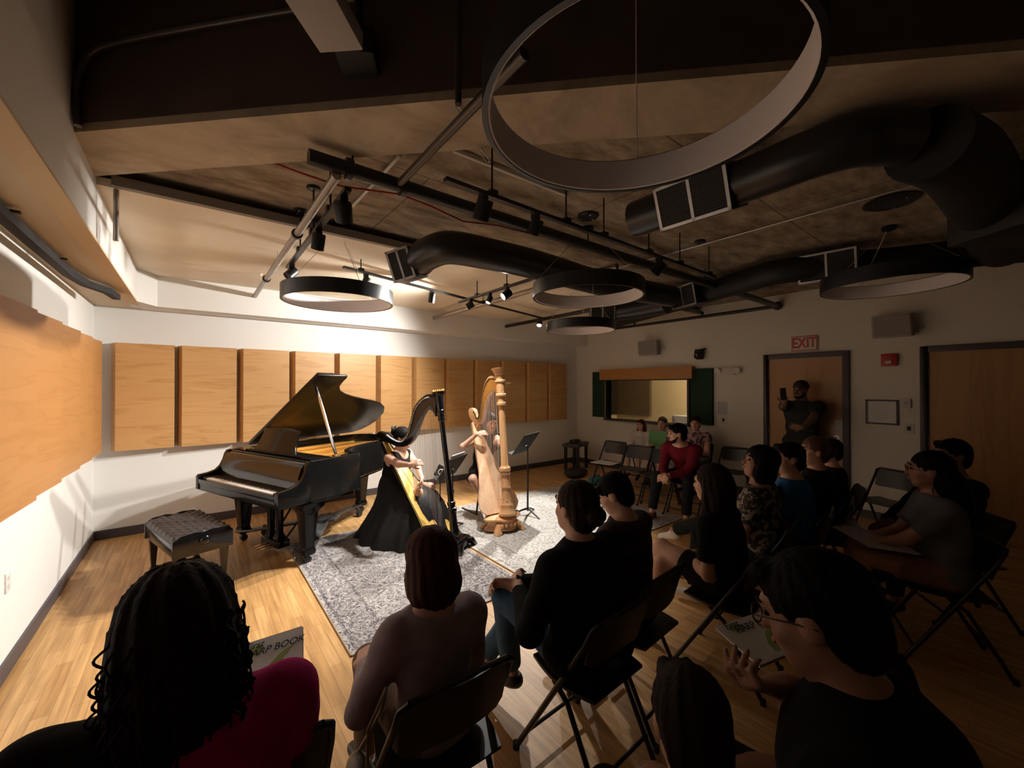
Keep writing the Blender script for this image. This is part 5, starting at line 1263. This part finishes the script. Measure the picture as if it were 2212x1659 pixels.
# ---------------------------------------------------------------- folding chairs
def chair_make():
    e = empty('folding_chair', (0, 0, 0)); S2 = .205
    # front legs continue up to the back; chair faces +Y
    for s_ in (-1, 1):
        MB().tube([(s_ * (S2 + .012), .27, .01), (s_ * (S2 + .008), .03, .40), (s_ * S2, -.13, .66), (s_ * (S2 - .004), -.165, .735), (s_ * (S2 - .03), -.18, .755)], .0125, 10).build('side_frame', M['black'], e)
        MB().tube([(s_ * (S2 - .022), -.21, .01), (s_ * (S2 - .022), -.02, .36), (s_ * (S2 - .022), .06, .42)], .0115, 10).build('leg', M['black'], e)
        MB().lathe([(.016, 0), (.016, .03)], (s_ * (S2 + .012), .27, 0), (0, 0, 1), 12).build('foot_cap', M['black_matte'], e)
        MB().lathe([(.015, 0), (.015, .03)], (s_ * (S2 - .022), -.212, 0), (0, 0, 1), 12).build('foot_cap', M['black_matte'], e)
    MB().tube([(-S2 + .02, -.16, .12), (S2 - .02, -.16, .12)], .009, 8).build('rear_stretcher', M['black'], e)
    MB().tube([(-S2, .22, .10), (S2, .22, .10)], .009, 8).build('front_stretcher', M['black'], e)
    MB().tube([(-S2 + .03, -.18, .755), (S2 - .03, -.18, .755)], .0125, 8).build('top_rail', M['black'], e)
    # curved sheet back
    rings = []
    for i in range(13):
        t = i / 12; x = -S2 + .012 + (2 * S2 - .024) * t; bow = -.03 * math.sin(PI * t)
        inset_ = .018 if i in (0, 12) else 0
        rings.append([Vector((x, -.115 + bow, .56 + inset_)), Vector((x, -.165 + bow * 1.1, .76 - inset_)), Vector((x, -.171 + bow * 1.1, .76 - inset_)), Vector((x, -.122 + bow, .56 + inset_))])
    MB().loft(rings).build('backrest', M['black'], e, ang=50)
    rings = []
    for i in range(13):
        t = i / 12; y = -.15 + .37 * t; w_ = .155 + .045 * math.sin(PI * min(1, t * .9 + .1)); 
        rings.append([Vector((-w_, y, .438)), Vector((-w_ * .5, y, .430)), Vector((w_ * .5, y, .430)), Vector((w_, y, .438)), Vector((w_, y, .425)), Vector((-w_, y, .425))])
    MB().loft(rings).build('seat', M['black'], e, ang=50)
    return e
CH = chair_make(); CH_used = False
def chair(x, y, phi, label):
    global CH_used
    if not CH_used: o = CH; CH_used = True
    else: o = copy_tree(CH)
    if x is None:
        q = LAST['base'] + LAST['rz'] @ Vector((0, -.02, 0)); x, y = q.x, q.y; phi = LAST['phi'] + phi
    o.location = (x, y, 0); o.rotation_euler = (0, 0, R(phi - 90)); tag(o, label, 'chair', 'black metal folding chairs for the audience'); return o

# people: (front row, left to right)
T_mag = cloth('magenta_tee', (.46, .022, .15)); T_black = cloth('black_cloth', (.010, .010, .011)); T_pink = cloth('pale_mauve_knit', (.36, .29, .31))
T_grey = cloth('grey_tee', (.11, .11, .12)); T_blue = cloth('blue_shirt', (.03, .14, .36)); T_mar = cloth('maroon_shirt', (.16, .012, .025)); T_wht = cloth('white_blouse', (.58, .54, .52)); T_char = cloth('charcoal_tee', (.035, .038, .036))
T_jean = cloth('blue_denim', (.06, .11, .17)); T_dark = cloth('dark_trousers', (.014, .016, .018)); T_khaki = cloth('khaki', (.16, .11, .08)); T_beige = cloth('beige_shorts', (.20, .10, .06))
T_flor = mat('patterned_blouse', (.03, .025, .022), .8); 
def blotch(name, c1, c2, sc, p0=.5, p1=.56):
    m = mat(name, c1, .85); nt = m.node_tree; b = nt.nodes['Principled BSDF']; tc = [n for n in nt.nodes if n.type == 'TEX_COORD'][0]
    n = nt.nodes.new('ShaderNodeTexNoise'); n.inputs['Scale'].default_value = sc; n.inputs['Detail'].default_value = 2; nt.links.new(tc.outputs['Object'], n.inputs[0])
    r = nt.nodes.new('ShaderNodeValToRGB'); r.color_ramp.elements[0].position = p0; r.color_ramp.elements[1].position = p1; r.color_ramp.elements[0].color = (*c1, 1); r.color_ramp.elements[1].color = (*c2, 1)
    nt.links.new(n.outputs[0], r.inputs[0]); nt.links.new(r.outputs[0], b.inputs['Base Color']); return m
T_flor = blotch('dark_floral_blouse', (.02, .017, .016), (.26, .22, .18), 26); T_pflor = blotch('pink_floral_blouse', (.42, .28, .28), (.08, .04, .09), 24)
def stripes(name, c1, c2, c3, sc):
    m = mat(name, c1, .85); nt = m.node_tree; b = nt.nodes['Principled BSDF']; tc = [n for n in nt.nodes if n.type == 'TEX_COORD'][0]
    sp = nt.nodes.new('ShaderNodeSeparateXYZ'); nt.links.new(tc.outputs['Object'], sp.inputs[0]); mu = nt.nodes.new('ShaderNodeMath'); mu.operation = 'MULTIPLY'; mu.inputs[1].default_value = sc; nt.links.new(sp.outputs[2], mu.inputs[0])
    fr = nt.nodes.new('ShaderNodeMath'); fr.operation = 'FRACT'; nt.links.new(mu.outputs[0], fr.inputs[0]); r = nt.nodes.new('ShaderNodeValToRGB'); r.color_ramp.interpolation = 'CONSTANT'
    r.color_ramp.elements[0].color = (*c1, 1); r.color_ramp.elements[1].position = .55; r.color_ramp.elements[1].color = (*c2, 1); k = r.color_ramp.elements.new(.78); k.color = (*c3, 1)
    nt.links.new(fr.outputs[0], r.inputs[0]); nt.links.new(r.outputs[0], b.inputs['Base Color']); return m
T_str = stripes('striped_sweater', (.012, .010, .016), (.06, .02, .04), (.03, .03, .035), 9.)
SHB = mat('shoe_black', (.015, .015, .016), .4); SHW = mat('shoe_white', (.6, .58, .54), .5); SHT = mat('shoe_tan', (.26, .12, .05), .45)
GL1 = mat('glasses_dark', (.02, .012, .012), .3); GL2 = mat('glasses_red', (.22, .03, .03), .3)

def at_z(px, py, z): p = uz(px, py, z); return (p.x, p.y)
SITL = 'black folding chair under the '
# 1 magenta woman, foreground left
P1, L1, I1 = person('person with long dark curly hair, magenta top and black left shoulder, foreground left', (-.03, 1.27), 1.25, 84, S=1.06, lean=14, hyaw=10, hpitch=-10, hair=('curly', 'brown'), wide=1.6, top=T_mag, sleeves='short', bottom=T_dark, shoes=SHB, skin='mid', vox=.009, face=False, dark_layer=T_black,
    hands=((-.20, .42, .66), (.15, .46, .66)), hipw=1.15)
chair(.12, 1.40, 86, SITL + 'magenta-topped person, foreground left')
# 2 bob hair, pale mauve top
person('person with a smooth dark red bob and pale mauve top, front row centre-left', (.685, 1.355), 1.165, 88, S=.97, lean=2, hyaw=4, hpitch=-4, hair=('bob', 'red'), wide=.95, top=T_pink, sleeves='long', bottom=T_khaki, shoes=SHB, vox=.009, face=False, hands=((-.16, .30, .60), (.10, .30, .60)))
chair(None, 0, 0, SITL + 'person with the dark red bob')
# 3 bun, black jacket, jeans
P3, L3, I3 = person('person with a low bun in a black jacket and jeans, hands clasped', (1.415, 1.32), 1.25, 92, S=1.03, lean=8, hyaw=-4, hpitch=0, hair=('bun', 'brown'), wide=1.35, collar=.035, top=T_black, sleeves='long', bottom=T_jean, shoes=SHB, vox=.008, face=True,
    hands=(tuple(ud(1120, 1268, 1.98)) + (0,), tuple(ud(1108, 1258, 2.02)) + (0,)), curl=(.7, .8), knees=((-.04, .42, .55), (-.16, .42, .63))[::-1], feet=((-.06, .46, .08), (-.13, .62, .20)), palm=((1, .2, -.4), (-1, .2, -.4)))
chair(None, 0, 0, SITL + 'person in the black jacket with the bun')
# 4 boy looking down
person('child with short black hair in a striped dark sweater, looking down', (1.83, 1.42), 1.21, 94, S=.90, lean=8, hyaw=24, hpitch=-24, hair=('boy', 'black'), sex='m', wide=1.0, top=T_str, sleeves='long', bottom=T_dark, shoes=SHB, vox=.008, hands=((-.06, .28, .62), (.08, .30, .60)))
chair(None, 0, 0, SITL + 'child in the striped sweater')
# 5 long hair, crossed bare legs
P5, L5, I5 = person('person with long brown hair in a black tee, bare legs crossed', (2.53, 1.22), 1.21, 96, S=1.0, lean=10, hyaw=-8, hpitch=-4, hair=('long', 'brown'), wide=1.0, top=T_black, sleeves='short', bottom=T_black, legs='shorts', shoes=SHW, vox=.008, hands=((-.02, .22, .60), (.06, .22, .60)),
    knees=((-.02, .42, .62), (-.12, .42, .52)), feet=((-.06, .66, .22), (-.10, .46, .08)))
chair(None, 0, 0, SITL + 'long-haired person with crossed bare legs')
# 10 bob, dark floral blouse
person('person with a rounded black bob in a dark floral blouse', (3.24, 1.21), 1.255, 96, S=1.0, lean=4, hyaw=32, hpitch=14, hair=('bob', 'black'), wide=1.1, top=T_flor, sleeves='short', bottom=T_dark, shoes=SHW, skin='mid', vox=.008, knees=((-.1, .42, .53), (.10, .42, .60)), feet=((-.1, .45, .08), (.24, .80, .38)))
chair(None, 0, 0, SITL + 'person in the dark floral blouse')
# 11 blue shirt
person('person with short black hair in a blue tee, profile to the left', (3.64, 1.16), 1.255, 100, S=1.0, sex='m', lean=6, hyaw=36, hair=('short', 'black'), wide=1.05, top=T_blue, sleeves='short', bottom=T_dark, shoes=SHB, vox=.008)
chair(None, 0, 0, SITL + 'person in the blue tee')
# 12 auburn tail
person('person with gathered auburn hair in a black top, behind the blue tee', (4.14, 1.13), 1.265, 100, S=1.0, lean=4, hyaw=32, hair=('bun', 'auburn'), wide=1.05, top=T_black, sleeves='short', bottom=T_dark, shoes=SHB, vox=.008)
chair(None, 0, 0, SITL + 'person with gathered auburn hair')
# 13
person('person with dark hair at the far end of the front row, mostly hidden', (4.72, 1.17), 1.20, 112, S=.95, lean=4, hyaw=20, hair=('short', 'brown'), wide=1.0, top=T_black, sleeves='long', bottom=T_dark, shoes=SHB, vox=.010)
chair(None, 0, 0, 'black folding chair at the far end of the front row, by the exit door')
# 6 maroon shirt man
P6, L6, I6 = person('bearded person in a maroon shirt leaning forward with hands clasped', (4.86, 2.78), 1.215, 184, S=1.05, sex='m', beard=True, lean=34, hyaw=-46, hpitch=-4, hair=('short', 'black'), wide=1.08, top=T_mar, sleeves='long', bottom=T_dark, shoes=SHT, vox=.0075,
    hands=((.02, .50, .58), (.06, .52, .58)), curl=(.8, .8), palm=((.8, 0, -.5), (-.8, 0, -.5)), knees=((-.20, .42, .53), (.20, .42, .53)), feet=((-.16, .40, .08), (.24, .50, .08)))
chair(None, 0, 0, SITL + 'bearded person in maroon')
# 7-9 by the booth window
person('child with long dark hair in a white blouse under the booth window', (6.36, 4.33), 1.09, 190, S=.80, lean=0, hyaw=-8, hair=('long', 'red'), top=T_wht, sleeves='long', bottom=T_pink, legs='skirt', shoes=SHB, vox=.009, wide=1.0)
chair(None, 0, 0, SITL + 'child in the white blouse')
P8, L8, I8 = person('person with short auburn hair in a white blouse holding a green book', (6.30, 3.87), 1.17, 190, S=.92, lean=0, hyaw=4, hair=('short', 'auburn'), top=T_wht, sleeves='short', bottom=T_pink, legs='skirt', shoes=SHB, vox=.009, hands=((-.13, .22, .74), (.10, .26, .70)))
chair(None, 0, 0, SITL + 'person holding the green book')
person('person with brown hair in a pink floral blouse, behind the maroon shirt', (6.36, 3.32), 1.21, 190, S=.95, lean=2, hyaw=6, hair=('short', 'brown'), top=T_pflor, sleeves='cap', bottom=T_khaki, shoes=SHB, vox=.009, wide=1.3)
chair(None, 0, 0, SITL + 'person in the pink floral blouse')
# 14 standing man with phone
P14, L14, I14 = person('person standing against the exit door in a dark tee filming with a phone', (6.52, 1.925), 1.765, 168, S=1.03, sex='m', lean=0, hyaw=-2, hpitch=-2, hair=('beanie', 'black'), wide=1.35, top=T_char, sleeves='short', bottom=T_dark, shoes=SHB, skin='dark', pose='stand', vox=.009,
    hands=(tuple(ud(1722, 936, 5.05)) + (0,), tuple(ud(1692, 872, 5.08)) + (0,)), beard=True, curl=(.4, 1.0), poles=((-.7, -.2, -.9), (.5, .0, -1)), palm=((.0, -1, .2), (-.2, 1, 0)), hdir=((1, .1, .1), (-.1, .1, 1)))
# 15 grey tee with glasses
P15, L15, I15 = person('person with red glasses in a grey tee, papers on the lap', (3.72, .40), 1.275, 112, S=1.0, lean=6, hyaw=-8, hpitch=-2, hair=('puff', 'black'), wide=1.12, top=T_grey, sleeves='short', bottom=T_beige, legs='shorts', shoes=SHB, skin='mid', glasses=GL2, vox=.008,
    hands=((-.02, .40, .62), (.12, .38, .62)), knees=((-.10, .40, .56), (.08, .40, .60)), feet=((-.1, .5, .08), (.0, .55, .18)))
chair(None, 0, 0, SITL + 'person with red glasses in the grey tee')
# 16 behind
person('person with dark hair in black behind the grey-tee person', (4.42, .36), 1.30, 125, S=1.0, sex='m', lean=2, hyaw=10, hair=('short', 'black'), wide=1.1, top=T_black, sleeves='long', bottom=T_dark, shoes=SHB, skin='dark', vox=.010, hands=((-.05, .42, .66), (.1, .40, .62)))
chair(None, 0, 0, SITL + 'dark-haired person in the second row right')
# 17 glasses, reading
P17, L17, I17 = person('person with short dark hair and glasses reading a book, foreground right', (1.165, .315), 1.295, 98, S=1.14, sex='m', lean=12, collar=.045, hyaw=-4, hpitch=-20, hair=('short', 'black'), wide=1.5, top=T_black, sleeves='short', bottom=T_dark, shoes=SHB, skin='mid', glasses=GL1, vox=.0075,
    hands=(tuple(ud(1700, 1482, 1.03)) + (0,), (.12, .30, .60)), curl=(1.0, .9), hdir=((-.75, .62, .12), None), palm=((.5, .4, 1), None), hipw=1.1)
chair(None, 0, 0, SITL + 'reading person, foreground right')
# 18 child head foreground
person('child with dark brown hair at the bottom centre-right of the photo', (.85, .46), 1.075, 52, S=.92, lean=12, hyaw=-4, hpitch=-14, hair=('short', 'brown'), wide=1.0, top=T_black, sleeves='short', bottom=T_dark, shoes=SHB, vox=.008, face=False)
chair(None, 0, 0, SITL + 'child at the bottom of the photo')

# empty chairs on the right side of the rugs
chair(5.42, 4.28, 186, 'empty black folding chair with papers, nearest the back wall')
chair(5.30, 3.72, 190, 'empty black folding chair second from the back wall')
chair(5.22, 3.24, 188, 'empty black folding chair directly left of the maroon shirt')
chair(6.30, 2.72, 186, 'empty black folding chair right of the pink floral blouse')
chair(5.95, .95, 160, 'black folding chair against the wall between the doors')

# ---------------------------------------------------------------- harpists
f1 = Vector((.50, -.866, 0))
ang1 = math.degrees(math.atan2(f1.y, f1.x))
HB = SDF(.02)
PH1, LH1, IH1 = person('harpist in a sleeveless black gown playing the black harp', (1.885, 4.41), 1.225, ang1, S=1.0, lean=14, hyaw=2, hpitch=-8, hair=('highbun', 'black'), wide=1.12, top=T_black, sleeves='none', skin='light', vox=.006, dress=True,
    hands=(tuple(ud(915, 1040, 4.35)) + (0,), tuple(ud(888, 1005, 4.08)) + (0,)), curl=(.5, .7), poles=((-.5, .9, -.25), (.3, -.5, -1)), palm=((.8, -.2, -.5), (-.9, .3, -.3)), hdir=((.7, .5, -.5), (-.25, .9, .35)))
# gown skirt
m = MB(); rings = []; pel = IH1['pel']
for (z, cy, rx, ry) in ((.70, .02, .15, .125), (.62, .04, .20, .18), (.55, .14, .25, .30), (.47, .20, .29, .36), (.35, .22, .35, .42), (.2, .20, .42, .48), (.08, .19, .47, .54), (.015, .18, .49, .57)):
    k_ = (.70 - z) / .7; rg = []
    for i in range(96):
        a = 2 * PI * i / 96; fo = 1 + .045 * k_ * math.sin(13 * a + 1.5) + .03 * k_ * math.sin(23 * a + 4 * k_)
        rg.append(Vector((math.cos(a) * rx * fo, cy + math.sin(a) * ry * fo, z)))
    rings.append(rg)
m.loft(rings); m.build('gown_skirt', cloth('black_chiffon', (.012, .012, .013), rough=.7, spec=.3), PH1, ang=80)
MB().tube([IH1['H'](-.02, -.13, .06), IH1['H'](.03, -.15, .10), IH1['H'](.0, -.17, .07), IH1['H'](-.04, -.15, .10), IH1['H'](-.02, -.13, .06)], [.01, .022, .01, .022, .01], 8).build('hair_bow', M['black_matte'], PH1)
stool(Vector((IH1['base'].x, IH1['base'].y, 0)) , 'padded stool under the harpist in the sleeveless black gown', .43)
f2 = Vector((.08, -.99, 0)); ang2 = math.degrees(math.atan2(f2.y, f2.x))
PH2, LH2, IH2 = person('harpist in a black dress behind the pale harp', (3.09, 4.40), 1.335, ang2, S=1.0, lean=18, hyaw=-14, hpitch=-12, hair=('tail_long', 'brown'), wide=1.0, knees=((.08, .36, .53), (.32, .24, .53)), top=T_black, sleeves='cap', bottom=T_black, legs='skirt', shoes=SHB, skin='light', vox=.007,
    hands=(tuple(ud(1070, 957, 5.0)) + (0,), tuple(ud(1030, 938, 5.05)) + (0,)), curl=(.6, .5), poles=((-.6, -.2, -.9), (1.1, -.1, -.5)), palm=((1, 0, -.3), (-1, 0, -.3)), hdir=((.2, 1, .3), (-.7, .6, .2)))
b_ = IH2['base']
stool(Vector((b_.x - .02, b_.y + .03, 0)), 'folding stool under the harpist of the pale harp', .44)

# ---------------------------------------------------------------- books, papers, bags
def book(label, tl, tr, bl, cover, th=.006, title=True, nm='music_book', red=0):
    tl, tr, bl = map(Vector, (tl, tr, bl)); xv = (tr - tl); W = xv.length; xv.normalize(); yv = (tl - bl); yv = yv - xv * yv.dot(xv); Hh = yv.length; yv.normalize(); nv = xv.cross(yv)
    e = empty(nm, bl, 0, label, 'book'); Mx = Matrix((xv, yv, nv)).transposed()
    MB().box(Mx @ Vector((W / 2, Hh / 2, 0)), (W, Hh, .0012), Mx).build('cover', cover, e)
    MB().box(Mx @ Vector((W / 2 + .004, Hh / 2 - .002, -th)), (W, Hh * .99, th), Mx).build('page_block', M['paper'], e)
    if title:
        F_ = lambda u, v, w_=.0012: Matrix.Translation(Mx @ Vector((u * W, v * Hh, w_))) @ Mx.to_4x4()
        t = text_mesh('title_first', 'First', .034, F_(.20, .90, .0032), M['ink'], e, .0003, .35)
        t = text_mesh('title_harp', 'HARP BOOK', .0355, F_(.53, .76, .0032), M['ink'], e, .0003, .25, 1.0)
        m = MB(); m.prism([(.18 * W + .12 * W * math.cos(k * PI / 12), .83 * Hh + .07 * Hh * math.sin(k * PI / 12)) for k in range(24)], (.0008, .0014), lambda u, v, w_: Mx @ Vector((u + .06 * W, v, w_))); m.build('green_circle', M['lime'], e)
        pr_ = [(.86, .72), (.80, .70), (.62, .62), (.48, .50), (.38, .30), (.36, .12), (.52, .12), (.58, .34), (.68, .52)]
        MB().prism([(a * W, b * Hh) for a, b in pr_], (.0008, .0014), lambda u, v, w_: Mx @ Vector((u, v, w_))).build('green_sweep', M['lime'], e)
    return e
CV = mat('cover_pale_grey', (.80, .83, .82), .45)
book('pale First Harp Book with green print held by the magenta-topped person', ud(527, 1392, 1.50), ud(656, 1351, 1.58), ud(507, 1530, 1.33), CV)
book('pale First Harp Book with green print held by the reading person, right', ud(1549, 1352, 1.30), ud(1672, 1312, 1.42), ud(1640, 1438, 1.16), CV)
p = [L8 and (P8.matrix_world @ Vector(q)) for q in ((0, 0, 0),)]
rzz = Matrix.Rotation(R(190 - 90), 3, 'Z'); bs = I8['base']
W8 = lambda q: bs + rzz @ Vector(q)
book('bright green folder held against the chest by the seated person', W8((.02 + .13, .24, .95)), W8((-.15, .30, .95)), W8((.13, .27, .70)), M['green_book'], title=False, nm='green_folder')
def papers(label, c, w_, h_, rz, tilt=0, n=3, m_=None, nm='sheet_music'):
    e = empty(nm, c, rz, label, 'papers'); rnd = random.Random(int(c[0] * 100))
    mm = MB()
    for k in range(n): mm.box((rnd.uniform(-.02, .02), rnd.uniform(-.02, .02), k * .003), (w_, h_, .0015), Matrix.Rotation(rnd.uniform(-.15, .15), 3, 'Z') @ Matrix.Rotation(tilt, 3, 'X'))
    mm.build('pages', m_ or M['paper'], e); return e
papers('white papers lying on the empty folding chair nearest the back wall', (5.28, 4.27, .443), .36, .28, R(100))
pp = I15['base'] + I15['rz'] @ Vector((.0, .34, .655))
papers('grey-white printed programme open on the lap of the grey-tee person', pp, .40, .28, R(35), R(6), 3, M['paper_grey'])
# bags on the floor
def bag(label, c, r3, m_, seed=0, nm='bag', cat='bag'):
    e = empty(nm, c, 0, label, cat); Q = SDF(.05); rnd = random.Random(seed)
    Q.ell((0, 0, r3[2]), r3, k=.05)
    for k in range(5): Q.ell((rnd.uniform(-.5, .5) * r3[0], rnd.uniform(-.5, .5) * r3[1], r3[2] * rnd.uniform(.7, 1.1)), tuple(v * .6 for v in r3), k=.04)
    Q.cut((0, 0, .004), (0, 0, -1), 1.)
    Q.mesh('bag_body', .010, m_, e, lambda X, Y, Z: .006 * np.sin(40 * X + 20 * Y) * np.sin(35 * Z + 12 * X))
    MB().tube([(-r3[0] * .5, 0, r3[2] * 1.7), (-r3[0] * .2, 0, r3[2] * 2.3), (r3[0] * .3, 0, r3[2] * 2.3), (r3[0] * .5, 0, r3[2] * 1.7)], .008, 8).build('strap', m_, e); return e
p = uz(1290, 1048, 0); bag('teal drawstring bag on the floor beside the empty chairs', (p.x, p.y, 0), (.16, .12, .075), M['teal'], 2)
p = uz(1265, 1030, 0); bag('black coat and bag heap on the floor left of the teal bag', (p.x - .1, p.y + .15, 0), (.26, .18, .08), mat('coat_black', (.02, .016, .02), .7), 4)
# keyboard bench in the far corner
kb = empty('padded_bench', (6.15, 5.72, 0), R(20), 'black padded bench with a small box on it in the far corner', 'bench')
m = MB(); m.bx(-.30, .30, -.17, .17, .47, .54); m.build('seat', M['leather'], kb, bevel=.02)
for sx_ in (-1, 1):
    for sy_ in (-1, 1): MB().bx(sx_ * .22 - .025, sx_ * .22 + .025, sy_ * .13 - .025, sy_ * .13 + .025, 0, .47).build('leg', M['black_matte'], kb)
MB().bx(-.22, .22, -.015, .015, .15, .19).build('stretcher', M['black_matte'], kb)
bx_ = empty('small_box', (6.12, 5.72, .541), R(20), 'small black box on the padded bench in the far corner', 'box'); MB().bx(-.12, .12, -.07, .07, 0, .06).build('box_body', M['black_matte'], bx_, bevel=.005)
# phone
hw_ = ud(1692, 858, 5.05)
e = empty('smartphone', ud(1692, 851, 5.05), 0, 'dark smartphone held up by the standing person', 'phone')
rot = Matrix.Rotation(math.atan2(DR.y, DR.x), 3, 'Z') @ Matrix.Rotation(R(-6), 3, 'Y')
MB().box((0, 0, 0), (.074, .009, .15), rot).build('phone_body', M['phone_case'], e, bevel=.004)
MB().box(rot @ Vector((-.018, -.006, .05)), (.026, .004, .03), rot).build('camera_bump', M['black_matte'], e, bevel=.001)
# white purse strap on chair 2
e = empty('shoulder_bag', (.46, 1.42, .0), 0, 'dark shoulder bag hanging at the left of the dark red bob', 'bag')
Q = SDF(.04); Q.ell((0, 0, .30), (.05, .12, .11)); Q.mesh('bag_body', .009, SHB, e)
MB().tube([(.0, -.05, .38), (-.02, -.12, .60), (.03, -.14, .72), (.06, -.02, .56), (.0, .06, .38)], .006, 6).build('strap', mat('strap_beige', (.3, .22, .15), .7), e)
